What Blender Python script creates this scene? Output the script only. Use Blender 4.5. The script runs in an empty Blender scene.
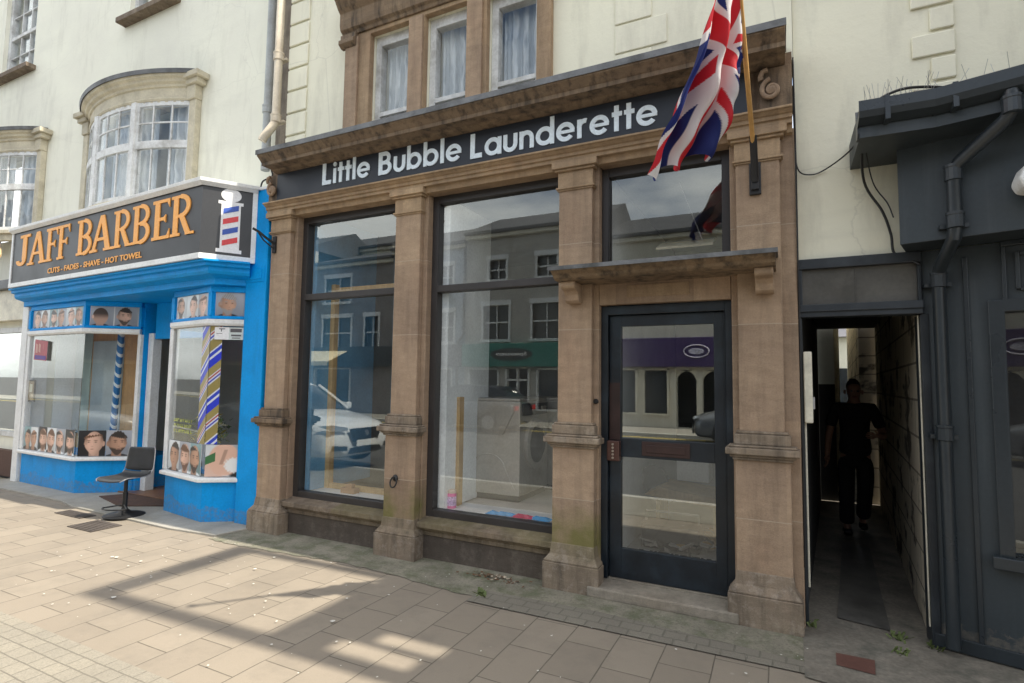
import bpy, bmesh, math, random
from mathutils import Vector, Matrix
R = math.radians
S = bpy.context.scene
# ---------------------------------------------------------------- camera
cam_d = bpy.data.cameras.new("camera"); cam = bpy.data.objects.new("camera", cam_d); S.collection.objects.link(cam)
cam_d.sensor_width = 36; cam_d.lens = 550 / 1024 * 36; cam_d.clip_start = .05; cam_d.clip_end = 2000
_y, _p, _r = R(26.332), R(4.135), R(.798)
_f = Vector((-math.sin(_y) * math.cos(_p), math.cos(_y) * math.cos(_p), math.sin(_p)))
_r0 = Vector((math.cos(_y), math.sin(_y), 0)); _u0 = _r0.cross(_f)
_ri = math.cos(_r) * _r0 + math.sin(_r) * _u0; _up = -math.sin(_r) * _r0 + math.cos(_r) * _u0
cam.matrix_world = Matrix(((_ri.x, _up.x, -_f.x, 0), (_ri.y, _up.y, -_f.y, -4.153), (_ri.z, _up.z, -_f.z, 1.6), (0, 0, 0, 1)))
S.camera = cam
# ---------------------------------------------------------------- sky and sun
SUN_EL = 52
W = bpy.data.worlds.new("World"); S.world = W; W.use_nodes = True
wn = W.node_tree.nodes; wl = W.node_tree.links
bg = wn["Background"]; sky = wn.new("ShaderNodeTexSky"); sky.sky_type = 'NISHITA'; sky.sun_disc = False
sky.sun_elevation = R(SUN_EL); sky.sun_rotation = R(90); sky.air_density = 1.0; sky.dust_density = 2.0; sky.ozone_density = 1.0
tc = wn.new("ShaderNodeTexCoord"); mp = wn.new("ShaderNodeMapping"); mp.inputs['Scale'].default_value = (1, 1, 2.6)
cn = wn.new("ShaderNodeTexNoise"); cn.inputs['Scale'].default_value = 2.1; cn.inputs['Detail'].default_value = 7; cn.inputs['Roughness'].default_value = .58
cr = wn.new("ShaderNodeValToRGB"); cr.color_ramp.elements[0].position = .38; cr.color_ramp.elements[1].position = .62
cm = wn.new("ShaderNodeMixRGB"); cm.inputs[2].default_value = (10.5, 10.6, 10.4, 1)
wl.new(tc.outputs['Generated'], mp.inputs[0]); wl.new(mp.outputs[0], cn.inputs['Vector']); wl.new(cn.outputs[0], cr.inputs[0])
wl.new(cr.outputs[0], cm.inputs[0]); wl.new(sky.outputs[0], cm.inputs[1]); wl.new(cm.outputs[0], bg.inputs[0])
bg.inputs[1].default_value = .128
sd = bpy.data.lights.new("sun", 'SUN'); sd.energy = 4.4; sd.angle = R(.55); sd.color = (1, .93, .80)
sun = bpy.data.objects.new("sun", sd); S.collection.objects.link(sun)
_sd = Vector((-math.cos(R(SUN_EL)), -.022, -math.sin(R(SUN_EL)))); sun.rotation_euler = _sd.to_track_quat('-Z', 'Y').to_euler()
sun.location = (30, 2, 40)
S.view_settings.view_transform = 'Standard'; S.view_settings.look = 'None'; S.view_settings.gamma = 1
S.view_settings.exposure = .84
S.render.engine = 'CYCLES'
S.cycles.use_denoising = True; S.cycles.max_bounces = 8; S.cycles.transparent_max_bounces = 16
S.cycles.caustics_reflective = False; S.cycles.caustics_refractive = False
# ---------------------------------------------------------------- helpers: materials
MATS = {}
class NT:
    def __init__(s, name):
        s.m = bpy.data.materials.new(name); s.m.use_nodes = True; s.t = s.m.node_tree; s.n = s.t.nodes
        s.b = s.n["Principled BSDF"]; s.out = s.n["Material Output"]; MATS[name] = s.m
        g = s.n.new("ShaderNodeNewGeometry"); s.pos = g.outputs['Position']
    def new(s, t): return s.n.new(t)
    def link(s, a, b): s.t.links.new(a, b)
    def map(s, vec, scale=(1, 1, 1), loc=(0, 0, 0), rot=(0, 0, 0)):
        m = s.new("ShaderNodeMapping"); m.inputs['Scale'].default_value = scale; m.inputs['Location'].default_value = loc; m.inputs['Rotation'].default_value = rot
        s.link(vec, m.inputs[0]); return m.outputs[0]
    def noise(s, vec, scale, detail=4, rough=.55):
        n = s.new("ShaderNodeTexNoise"); n.inputs['Scale'].default_value = scale; n.inputs['Detail'].default_value = detail; n.inputs['Roughness'].default_value = rough
        s.link(vec, n.inputs['Vector']); return n.outputs[0]
    def ramp(s, v, a, b, ca=(0, 0, 0, 1), cb=(1, 1, 1, 1)):
        r = s.new("ShaderNodeValToRGB"); r.color_ramp.elements[0].position = a; r.color_ramp.elements[1].position = b
        r.color_ramp.elements[0].color = ca; r.color_ramp.elements[1].color = cb; s.link(v, r.inputs[0]); return r.outputs[0]
    def mix(s, f, a, b, mode='MIX'):
        m = s.new("ShaderNodeMixRGB"); m.blend_type = mode
        for k, v in ((0, f), (1, a), (2, b)):
            if isinstance(v, (int, float)): m.inputs[k].default_value = v
            elif isinstance(v, tuple): m.inputs[k].default_value = tuple(v)[:3] + (1,)
            else: s.link(v, m.inputs[k])
        return m.outputs[0]
    def math(s, op, a, b=0., c=None):
        m = s.new("ShaderNodeMath"); m.operation = op
        for k, v in ((0, a), (1, b), (2, c)):
            if v is None: continue
            if isinstance(v, (int, float)): m.inputs[k].default_value = v
            else: s.link(v, m.inputs[k])
        return m.outputs[0]
    def sep(s, vec):
        x = s.new("ShaderNodeSeparateXYZ"); s.link(vec, x.inputs[0]); return x.outputs
    def comb(s, x, y, z):
        c = s.new("ShaderNodeCombineXYZ")
        for k, v in enumerate((x, y, z)):
            if isinstance(v, (int, float)): c.inputs[k].default_value = v
            else: s.link(v, c.inputs[k])
        return c.outputs[0]
    def bump(s, h, strength=.2, dist=.01):
        b = s.new("ShaderNodeBump"); b.inputs['Strength'].default_value = strength; b.inputs['Distance'].default_value = dist
        s.link(h, b.inputs['Height']); s.link(b.outputs[0], s.b.inputs['Normal'])
    def col(s, c):
        if isinstance(c, tuple): s.b.inputs['Base Color'].default_value = c[:3] + (1,)
        else: s.link(c, s.b.inputs['Base Color'])
    def rough(s, c):
        if isinstance(c, (int, float)): s.b.inputs['Roughness'].default_value = c
        else: s.link(c, s.b.inputs['Roughness'])

def sc(c, k): return tuple(min(1, max(0, x * k)) for x in c[:3])
def mat(name, c, rough=.6, metal=0., var=.15, vs=2.5, fine=.08, fs=45, bump=.12, bs=70, dirt=None, dirt_amt=0, dscale=(1, 1, 1), coord=None, splash=0):
    """plain procedural surface: two scales of colour variation, roughness variation, bump, optional grime colour"""
    if name in MATS: return MATS[name]
    t = NT(name); p = t.pos
    if coord == 'obj':
        q = t.new("ShaderNodeTexCoord"); p = q.outputs['Object']
    a = t.noise(p, vs, 5); f = t.noise(p, fs, 3)
    o = t.mix(t.ramp(a, .3, .7), sc(c, 1 - var), sc(c, 1 + var))
    o = t.mix(t.ramp(f, .3, .7), t.mix(1., o, (1 - fine,) * 3, 'MULTIPLY'), t.mix(1., o, (1 + fine,) * 3, 'MULTIPLY'))
    if dirt:
        d = t.noise(t.map(p, dscale), 3.2, 8, .65)
        o = t.mix(t.math('MULTIPLY', t.ramp(d, .48, .72), dirt_amt), o, dirt)
    if splash:
        zs = t.sep(t.pos)[2]; s_ = t.math('MULTIPLY', t.ramp(t.math('ADD', zs, t.math('MULTIPLY', t.noise(t.pos, 7, 6, .7), -.35)), -.17, .0, (1, 1, 1, 1), (0, 0, 0, 1)), t.ramp(t.noise(t.pos, 30, 5, .7), .35, .65)); o = t.mix(t.math('MULTIPLY', s_, splash), o, (.20, .17, .13))
        ch_ = t.math('MULTIPLY', t.ramp(t.noise(t.map(t.pos, (1, 1, .6)), 13, 8, .75), .66, .69), .6); o = t.mix(ch_, o, sc(c, .45) if sum(c) > .3 else (.10, .11, .11))
        st_ = t.math('MULTIPLY', t.ramp(t.noise(t.map(t.pos, (9, 9, .5)), 1.6, 5, .6), .55, .75), .35); o = t.mix(st_, o, sc(c, .6) if sum(c) > .3 else (.075, .085, .09))
    t.col(o); t.rough(t.math('ADD', t.math('MULTIPLY', a, .3), rough - .15)); t.b.inputs['Metallic'].default_value = metal
    if bump: t.bump(t.noise(p, bs, 4), bump, .004)
    return t.m

def glass(name, tint=(1, 1, 1), boost=1.75, base=.04):
    t = NT(name); tr = t.new("ShaderNodeBsdfTransparent"); tr.inputs[0].default_value = tint + (1,)
    gl = t.new("ShaderNodeBsdfGlossy"); gl.inputs['Roughness'].default_value = .0; gl.inputs[0].default_value = (.93, .97, .95, 1)
    fr = t.new("ShaderNodeFresnel"); gg = t.new("ShaderNodeNewGeometry"); t.link(t.math('MULTIPLY_ADD', gg.outputs['Backfacing'], 1 / 1.5 - 1.5, 1.5), fr.inputs[0])
    bp = t.new("ShaderNodeBump"); bp.inputs['Strength'].default_value = .05; bp.inputs['Distance'].default_value = .003
    t.link(t.noise(t.pos, 1.3, 1), bp.inputs['Height']); t.link(bp.outputs[0], gl.inputs['Normal'])
    k = t.math('MINIMUM', t.math('ADD', t.math('MULTIPLY', fr.outputs[0], boost), base), 1.)
    mx = t.new("ShaderNodeMixShader"); t.link(k, mx.inputs[0]); t.link(tr.outputs[0], mx.inputs[1]); t.link(gl.outputs[0], mx.inputs[2])
    t.link(mx.outputs[0], t.out.inputs[0]); return t.m

def stone_mat(name, c, joints=(), green=.0, soot=.35, wear=0., lichen=0.):
    t = NT(name); p = t.pos; x, y, z = t.sep(p)
    a = t.noise(p, 1.4, 6, .6); b = t.noise(t.map(p, (1, 1, 2.4)), 7, 6, .65); f = t.noise(p, 85, 4, .7); g = t.noise(t.map(p, (3.6, 3.6, .45)), 3.6, 7, .65)
    o = t.mix(t.ramp(a, .32, .68), (c[0] * .84, c[1] * .80, c[2] * .80), (c[0] * 1.16, c[1] * 1.14, c[2] * 1.08))
    pk = t.noise(t.map(p, (1.3, 1.3, .8), (3, 1, 2)), 1.9, 5, .6); o = t.mix(t.math('MULTIPLY', t.ramp(pk, .5, .7), .32), o, (c[0] * .98, c[1] * .78, c[2] * .70))
    o = t.mix(t.math('MULTIPLY', t.ramp(b, .35, .7), .75), o, (c[0] * .70, c[1] * .66, c[2] * .62))
    o = t.mix(t.math('MULTIPLY', t.ramp(g, .46, .66), soot), o, (.045, .036, .028))
    o = t.mix(t.math('MULTIPLY', t.ramp(f, .40, .72), .45), o, sc(c, .5))
    if wear:
        o = t.mix(t.math('MULTIPLY', t.ramp(t.noise(p, 9, 8, .75), .52, .6), wear), o, (.42, .37, .31))
    if green:
        zn = t.math('ADD', z, t.math('MULTIPLY', t.math('SUBTRACT', t.noise(p, 4.5, 6, .65), .5), .5)); zz = t.math('MULTIPLY', t.math('MULTIPLY', t.ramp(z, .18, .34), t.ramp(zn, .42, .66, (1, 1, 1, 1), (0, 0, 0, 1))), t.math('MULTIPLY', t.math('LESS_THAN', x, -1.2), t.math('GREATER_THAN', x, -4.0)))
        gm = t.math('MULTIPLY', zz, t.ramp(t.noise(p, 2.1, 4), .30, .5)); o = t.mix(t.math('MULTIPLY', gm, green), o, (.17, .165, .045))
    if lichen:
        o = t.mix(t.math('MULTIPLY', t.ramp(t.noise(p, 30, 6, .8), .56, .64), lichen), o, (.05, .05, .042))
    wnz = t.new('ShaderNodeTexWhiteNoise'); wnz.noise_dimensions = '2D'; t.link(t.comb(t.math('FLOOR', t.math('MULTIPLY', x, 1.7)), t.math('FLOOR', t.math('DIVIDE', t.math('SUBTRACT', z, .69), .665)), 0), wnz.inputs['Vector'])
    o = t.mix(t.ramp(wnz.outputs[0], 0, 1), t.mix(1., o, (.84, .82, .82), 'MULTIPLY'), t.mix(1., o, (1.08, 1.05, 1.02), 'MULTIPLY'))
    for j in joints:
        d = t.math('ABSOLUTE', t.math('SUBTRACT', z, j)); o = t.mix(t.ramp(d, .0, .004, (1, 1, 1, 1), (0, 0, 0, 1)), o, (.46, .38, .29))
    t.col(o); t.rough(.88)
    h = t.math('ADD', t.noise(p, 120, 5, .7), t.math('MULTIPLY', t.noise(p, 14, 5, .6), 1.8)); t.bump(h, .55, .008); return t.m

# ---------------------------------------------------------------- helpers: mesh
class MB:
    def __init__(s): s.v = []; s.f = []; s.m = []
    def add(s, vs, fs, m=0):
        o = len(s.v); s.v += [tuple(v) for v in vs]
        for f in fs: s.f.append(tuple(i + o for i in f)); s.m.append(m)
        return s
    def box(s, x0, x1, y0, y1, z0, z1, m=0):
        v = [(x, y, z) for z in (z0, z1) for y in (y0, y1) for x in (x0, x1)]
        return s.add(v, [(0, 2, 3, 1), (4, 5, 7, 6), (0, 1, 5, 4), (2, 6, 7, 3), (0, 4, 6, 2), (1, 3, 7, 5)], m)
    def prism(s, poly, axis, a0, a1, m=0):
        """poly in the two other axes; axis 'x': (y,z), 'y': (x,z), 'z': (x,y)"""
        def P(p, a): return {'x': (a, p[0], p[1]), 'y': (p[0], a, p[1]), 'z': (p[0], p[1], a)}[axis]
        n = len(poly); v = [P(p, a0) for p in poly] + [P(p, a1) for p in poly]
        return s.add(v, [tuple(range(n)), tuple(range(2 * n - 1, n - 1, -1))] + [(i, i + n, (i + 1) % n + n, (i + 1) % n) for i in range(n)], m)
    def sweep(s, prof, path, m=0, closed=True, caps=True):
        """prof: (outward, z) points; path: plan polyline; outward is to the right of travel"""
        k = len(path); ds = []
        for i in range(k - 1):
            d = Vector((path[i + 1][0] - path[i][0], path[i + 1][1] - path[i][1])); ds.append(d.normalized())
        rows = []
        for i in range(k):
            if i == 0: n = Vector((ds[0].y, -ds[0].x)); q = 1
            elif i == k - 1: n = Vector((ds[-1].y, -ds[-1].x)); q = 1
            else:
                a = Vector((ds[i - 1].y, -ds[i - 1].x)); b = Vector((ds[i].y, -ds[i].x)); n = (a + b).normalized(); q = 1 / max(.3, n.dot(a))
            rows.append([(path[i][0] + n.x * o * q, path[i][1] + n.y * o * q, z) for o, z in prof])
        n = len(prof); v = [p for r in rows for p in r]; f = []
        for i in range(k - 1):
            for j in range(n if closed else n - 1):
                j2 = (j + 1) % n; f.append((i * n + j, (i + 1) * n + j, (i + 1) * n + j2, i * n + j2))
        if caps and closed: f.append(tuple(range(n - 1, -1, -1))); f.append(tuple((k - 1) * n + j for j in range(n)))
        return s.add(v, f, m)
    def tube(s, pts, r, n=10, m=0, caps=True):
        pts = [Vector(p) for p in pts]; rs = r if isinstance(r, (list, tuple)) else [r] * len(pts); rows = []; pu = None
        for i, p in enumerate(pts):
            d = (pts[min(i + 1, len(pts) - 1)] - pts[max(i - 1, 0)]).normalized()
            if pu is None: u = d.cross(Vector((0, 0, 1)) if abs(d.z) < .9 else Vector((1, 0, 0))).normalized()
            else: u = (pu - d * pu.dot(d)).normalized()
            pu = u; w = d.cross(u)
            rows.append([p + (u * math.cos(2 * math.pi * k / n) + w * math.sin(2 * math.pi * k / n)) * rs[i] for k in range(n)])
        v = [q for r_ in rows for q in r_]; f = []
        for i in range(len(pts) - 1):
            for k in range(n): f.append((i * n + k, i * n + (k + 1) % n, (i + 1) * n + (k + 1) % n, (i + 1) * n + k))
        if caps: f.append(tuple(range(n - 1, -1, -1))); f.append(tuple((len(pts) - 1) * n + k for k in range(n)))
        return s.add(v, f, m)
    def lathe(s, prof, c=(0, 0, 0), axis='z', n=24, m=0):
        v = []; f = []
        for r, h in prof:
            for k in range(n):
                a = 2 * math.pi * k / n; p = (r * math.cos(a), r * math.sin(a), h)
                if axis == 'x': p = (p[2], p[0], p[1])
                if axis == 'y': p = (p[0], p[2], p[1])
                v.append((p[0] + c[0], p[1] + c[1], p[2] + c[2]))
        for i in range(len(prof) - 1):
            for k in range(n): f.append((i * n + k, i * n + (k + 1) % n, (i + 1) * n + (k + 1) % n, (i + 1) * n + k))
        f.append(tuple(range(n - 1, -1, -1))); f.append(tuple((len(prof) - 1) * n + k for k in range(n)))
        return s.add(v, f, m)
    def wall(s, x0, x1, z0, z1, y0, y1, holes=(), m=0, axis='x'):
        """slab with rectangular openings (front y0, back y1)"""
        xs = sorted({x0, x1} | {min(max(h[k], x0), x1) for h in holes for k in (0, 1)}); zs = sorted({z0, z1} | {min(max(h[k], z0), z1) for h in holes for k in (2, 3)})
        def solid(i, j):
            if i < 0 or j < 0 or i >= len(xs) - 1 or j >= len(zs) - 1: return False
            cx = (xs[i] + xs[i + 1]) / 2; cz = (zs[j] + zs[j + 1]) / 2
            return not any(h[0] < cx < h[1] and h[2] < cz < h[3] for h in holes)
        def A(x, y, z): return (x, y, z) if axis == 'x' else (y, x, z)
        for i in range(len(xs) - 1):
            for j in range(len(zs) - 1):
                if not solid(i, j): continue
                a, b, c, d = xs[i], xs[i + 1], zs[j], zs[j + 1]
                s.add([A(a, y0, c), A(b, y0, c), A(b, y0, d), A(a, y0, d)], [(0, 1, 2, 3)], m); s.add([A(a, y1, c), A(a, y1, d), A(b, y1, d), A(b, y1, c)], [(0, 1, 2, 3)], m)
                if not solid(i - 1, j): s.add([A(a, y0, c), A(a, y0, d), A(a, y1, d), A(a, y1, c)], [(0, 1, 2, 3)], m)
                if not solid(i + 1, j): s.add([A(b, y0, c), A(b, y1, c), A(b, y1, d), A(b, y0, d)], [(0, 1, 2, 3)], m)
                if not solid(i, j - 1): s.add([A(a, y0, c), A(a, y1, c), A(b, y1, c), A(b, y0, c)], [(0, 1, 2, 3)], m)
                if not solid(i, j + 1): s.add([A(a, y0, d), A(b, y0, d), A(b, y1, d), A(a, y1, d)], [(0, 1, 2, 3)], m)
        return s
    def xf(s, M):
        s.v = [tuple(M @ Vector(v)) for v in s.v]; return s
    def build(s, name, mats, parent=None, bevel=0, smooth=False, local=False, seg=2, weld=True):
        if not isinstance(mats, (list, tuple)): mats = [mats]
        off = Vector((0, 0, 0))
        if parent is not None and not local: off = wloc(parent)
        me = bpy.data.meshes.new(name); me.from_pydata([tuple(Vector(v) - off) for v in s.v], [], s.f); me.update()
        for m in mats: me.materials.append(m)
        for i, p in enumerate(me.polygons): p.material_index = s.m[i]; p.use_smooth = smooth
        bm = bmesh.new(); bm.from_mesh(me)
        if weld: bmesh.ops.remove_doubles(bm, verts=bm.verts, dist=1e-5)
        bmesh.ops.recalc_face_normals(bm, faces=bm.faces); bm.to_mesh(me); bm.free()
        o = bpy.data.objects.new(name, me); S.collection.objects.link(o)
        if parent is not None: o.parent = parent
        if bevel:
            b = o.modifiers.new("bevel", 'BEVEL'); b.width = bevel; b.segments = seg; b.limit_method = 'ANGLE'; b.angle_limit = R(35)
        if smooth: 
            try: me.set_sharp_from_angle(angle=R(40))
            except Exception: pass
        return o
def wloc(o):
    v = Vector(o.location)
    while o.parent is not None: o = o.parent; v = v + Vector(o.location)
    return v
def tag(o, label=None, cat=None, group=None, kind=None):
    if label: o['label'] = label
    if cat: o['category'] = cat
    if group: o['group'] = group
    if kind: o['kind'] = kind
    return o
def thing(name, label, cat, loc=(0, 0, 0), rot=0, group=None, kind=None):
    o = bpy.data.objects.new(name, None); S.collection.objects.link(o); o.location = loc; o.rotation_euler = (0, 0, rot); o.empty_display_size = .1
    return tag(o, label, cat, group, kind)
def copy_tree(o, parent=None):
    c = o.copy(); S.collection.objects.link(c); c.parent = parent
    for ch in [k for k in bpy.data.objects if k.parent == o]: copy_tree(ch, c)
    return c
def curve(pts, n=8):
    """Catmull-Rom through pts"""
    P = [Vector(p) for p in pts]; P = [P[0] * 2 - P[1]] + P + [P[-1] * 2 - P[-2]]; out = []
    for i in range(1, len(P) - 2):
        for k in range(n):
            t = k / n; a, b, c, d = P[i - 1], P[i], P[i + 1], P[i + 2]
            out.append(.5 * (2 * b + (c - a) * t + (2 * a - 5 * b + 4 * c - d) * t * t + (3 * b - a - 3 * c + d) * t ** 3))
    out.append(P[-2]); return out
def text_mb(txt, size, shear=0, bold=0., sx=1.):
    cu = bpy.data.curves.new("t", 'FONT'); cu.body = txt; cu.size = size; cu.shear = shear; cu.offset = bold; cu.extrude = .002; cu.resolution_u = 4
    o = bpy.data.objects.new("t", cu); S.collection.objects.link(o); dg = bpy.context.evaluated_depsgraph_get(); dg.update()
    me = o.evaluated_get(dg).to_mesh(); mb = MB(); mb.add([(v.co.x * sx, v.co.y, v.co.z) for v in me.vertices], [tuple(p.vertices) for p in me.polygons])
    o.evaluated_get(dg).to_mesh_clear(); bpy.data.objects.remove(o); bpy.data.curves.remove(cu); return mb
def fit_text(mb, L, Rr, z0, z1, org, ux, nrm):
    """scale flat text (x,y) into a plane: from L to Rr along ux, baseline z0, top z1"""
    xs = [v[0] for v in mb.v]; ys = [v[1] for v in mb.v]; kx = (Rr - L) / (max(xs) - min(xs)); kz = (z1 - z0) / (max(ys) - min(ys)); x0, y0 = min(xs), min(ys)
    mb.v = [tuple(Vector(org) + Vector(ux) * (L + (v[0] - x0) * kx) + Vector((0, 0, z0 + (v[1] - y0) * kz)) + Vector(nrm) * (v[2] + .004)) for v in mb.v]; return mb
rnd = random.Random(7)
# ---------------------------------------------------------------- materials
M_STONE = stone_mat("sandstone", (.435, .33, .235), joints=(.69, 2.02, 2.72), green=.85, soot=.26)
M_STONE_D = stone_mat("sandstone_weathered", (.27, .205, .14), soot=.9, lichen=.0)
M_STONE_B = stone_mat("sandstone_base", (.30, .25, .19), soot=.6, wear=.35, green=.3)
M_STONE_E = stone_mat("sandstone_entablature", (.46, .345, .225), soot=.3)
M_SILL = stone_mat("sandstone_sill", (.24, .195, .145), soot=.55, wear=.25, green=.3)
M_RISER = stone_mat("stall_riser_render", (.115, .098, .082), soot=.35, wear=.1)
M_STEP = stone_mat("step_stone", (.33, .31, .26), soot=.2, wear=.25)
M_LEAD = mat("lead", (.16, .165, .17), .55, .3, var=.3, vs=6, dirt=(.04, .04, .035), dirt_amt=.9)
M_FRAME = mat("frame_paint", (.035, .031, .03), .45, var=.2, bump=.05)
M_NAVY = mat("door_paint", (.010, .015, .021), .38, var=.3, vs=5, bump=.06, dirt=(.03, .05, .07), dirt_amt=.5)
M_OLDWOOD = mat("worn_brown_paint", (.035, .016, .013), .5, var=.4, vs=7)
M_BOARD = mat("sign_board", (.016, .021, .031), .5, var=.06, bump=.02)
M_LET = mat("sign_letters", (.80, .90, .96), .5, var=.03, bump=0)
def render_mat(name, c, streak=.35, dirt=(.30, .28, .22), cracks=.25):
    t = NT(name); p = t.pos
    a = t.noise(p, .9, 5, .6); b = t.noise(t.map(p, (2.2, 2.2, .5)), 2.2, 7, .65); g = t.noise(t.map(p, (.35, .35, 1.9)), 2.0, 6, .6); f = t.noise(p, 60, 4)
    o = t.mix(t.ramp(a, .3, .7), sc(c, .93), (min(1, c[0] * 1.04), min(1, c[1] * 1.05), c[2] * 1.03))
    o = t.mix(t.math('MULTIPLY', t.ramp(b, .5, .78), streak), o, dirt)
    o = t.mix(t.math('MULTIPLY', t.ramp(g, .56, .74), streak * .8), o, sc(c, .68))
    o = t.mix(t.math('MULTIPLY', t.ramp(f, .6, .75), .12), o, sc(c, .6))
    v = t.new("ShaderNodeTexVoronoi"); v.feature = 'DISTANCE_TO_EDGE'; v.inputs['Scale'].default_value = .55
    nn = t.noise(p, 2.5, 5); w = t.mix(.25, p, t.mix(1., p, t.comb(nn, nn, nn), 'ADD')); t.link(w, v.inputs['Vector'])
    ck = t.ramp(v.outputs[0], .0, .003, (1, 1, 1, 1), (0, 0, 0, 1)); o = t.mix(t.math('MULTIPLY', ck, cracks), o, sc(c, .45))
    t.col(o); t.rough(.85); t.bump(t.math('ADD', t.noise(p, 30, 5, .6), t.math('MULTIPLY', t.noise(p, 3, 4), 3.)), .35, .006); return t.m
M_CREAM = render_mat("cream_render", (.83, .80, .65))
M_CREAM2 = render_mat("pale_render", (.84, .825, .71), streak=.25, cracks=.15)
M_MOULD = mat("cream_moulding", (.56, .51, .385), .7, var=.15, vs=5, dirt=(.26, .22, .15), dirt_amt=.6)
M_CREAMW = mat("cream_window_paint", (.72, .68, .55), .5, var=.12, vs=8, dirt=(.25, .22, .16), dirt_amt=.5)
M_WHITE = mat("white_paint", (.78, .79, .78), .45, var=.05, vs=6, bump=.05, dirt=(.4, .38, .33), dirt_amt=.35)
M_OLDWHITE = mat("weathered_white_paint", (.68, .69, .68), .55, var=.1, vs=9, dirt=(.22, .2, .17), dirt_amt=.75)
M_BLUE = mat("blue_paint", (.0, .31, .76), .5, var=.06, vs=3, bump=.06, dirt=(.0, .16, .42), dirt_amt=.35, splash=.5); M_BLUE.node_tree.nodes["Principled BSDF"].inputs["Specular IOR Level"].default_value = .2
M_GLASS = glass("shop_glass", boost=2.3, base=.05); M_GLASSB = glass("barber_glass", boost=.9, base=.01); M_GLASS2 = glass("window_glass", boost=.9, base=.01)
M_CURT = mat("net_curtain", (.62, .66, .68), .9, var=.12, vs=5)
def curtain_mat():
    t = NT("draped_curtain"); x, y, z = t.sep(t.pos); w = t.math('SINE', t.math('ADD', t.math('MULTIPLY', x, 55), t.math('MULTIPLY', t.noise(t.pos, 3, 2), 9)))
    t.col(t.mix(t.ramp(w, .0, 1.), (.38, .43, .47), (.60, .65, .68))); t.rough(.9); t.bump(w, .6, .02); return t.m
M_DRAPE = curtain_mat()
M_BLACK = mat("black_iron", (.012, .012, .013), .5, var=.3, bump=.1)
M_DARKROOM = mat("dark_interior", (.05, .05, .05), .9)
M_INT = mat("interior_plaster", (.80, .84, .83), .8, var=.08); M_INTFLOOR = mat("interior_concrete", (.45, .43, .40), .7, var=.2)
M_INTBLUE = mat("interior_blue_panel", (.14, .34, .52), .6); M_TIMBER = mat("raw_timber", (.52, .36, .17), .7, var=.2, vs=4, dirt=(.3, .17, .06), dirt_amt=.5, dscale=(8, 8, .6))
# ---------------------------------------------------------------- ground
def paving_mat():
    t = NT("paving_slabs"); x, y, z = t.sep(t.pos)
    wob = t.math('MULTIPLY', t.math('SUBTRACT', t.noise(t.pos, 1.1, 2), .5), .035)
    bt = t.new("ShaderNodeTexBrick"); bt.offset = .5; bt.inputs['Scale'].default_value = 1; bt.inputs['Brick Width'].default_value = .41; bt.inputs['Row Height'].default_value = .285
    bt.inputs['Mortar Size'].default_value = .0042; bt.inputs['Mortar Smooth'].default_value = .4; bt.inputs['Bias'].default_value = 0
    bt.inputs['Color1'].default_value = (.0, 0, 0, 1); bt.inputs['Color2'].default_value = (1, 1, 1, 1); bt.inputs['Mortar'].default_value = (.5, .5, .5, 1)
    t.link(t.comb(t.math('ADD', t.math('ADD', y, 1.03 + .41 * 60), wob), t.math('ADD', t.math('ADD', x, 1.25 + .285 * 200), wob), 0), bt.inputs['Vector'])
    c = t.mix(t.ramp(t.noise(t.pos, .8, 5), .3, .7), (.235, .197, .152), (.275, .233, .182))
    c = t.mix(.5, c, t.mix(bt.outputs['Color'], sc((.25, .213, .168), .88), sc((.265, .228, .18), 1.10)))
    c = t.mix(t.math('MULTIPLY', t.ramp(t.noise(t.pos, 2.6, 8, .7), .48, .72), .5), c, (.155, .135, .11)); c = t.mix(t.math('MULTIPLY', t.ramp(t.noise(t.pos, .55, 4, .6), .5, .62), .35), c, (.19, .165, .13))
    c = t.mix(t.math('MULTIPLY', t.ramp(t.noise(t.pos, 150, 3, .7), .5, .7), .3), c, (.17, .14, .10))
    vo = t.new("ShaderNodeTexVoronoi"); vo.inputs['Scale'].default_value = 3.2; t.link(t.pos, vo.inputs['Vector'])
    c = t.mix(t.math('MULTIPLY', t.ramp(vo.outputs['Distance'], .035, .06, (1, 1, 1, 1), (0, 0, 0, 1)), .35), c, (.42, .39, .34))
    c = t.mix(t.math('MULTIPLY', bt.outputs['Fac'], t.ramp(t.noise(t.pos, 9, 5, .7), .2, .5, (.35, .35, .35, 1), (.95, .95, .95, 1))), c, (.105, .09, .068))
    gr = t.math('MULTIPLY', t.ramp(y, -.95, -.35), t.ramp(t.noise(t.pos, 3.5, 6, .7), .4, .62)); c = t.mix(t.math('MULTIPLY', gr, .5), c, (.16, .17, .085))
    t.col(c); t.rough(.82)
    h = t.math('SUBTRACT', t.math('ADD', t.math('MULTIPLY', t.noise(t.pos, 60, 5, .7), .5), t.math('MULTIPLY', bt.outputs['Color'], .1)), t.math('MULTIPLY', bt.outputs['Fac'], 2.2))
    t.bump(h, .5, .006); return t.m
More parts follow.
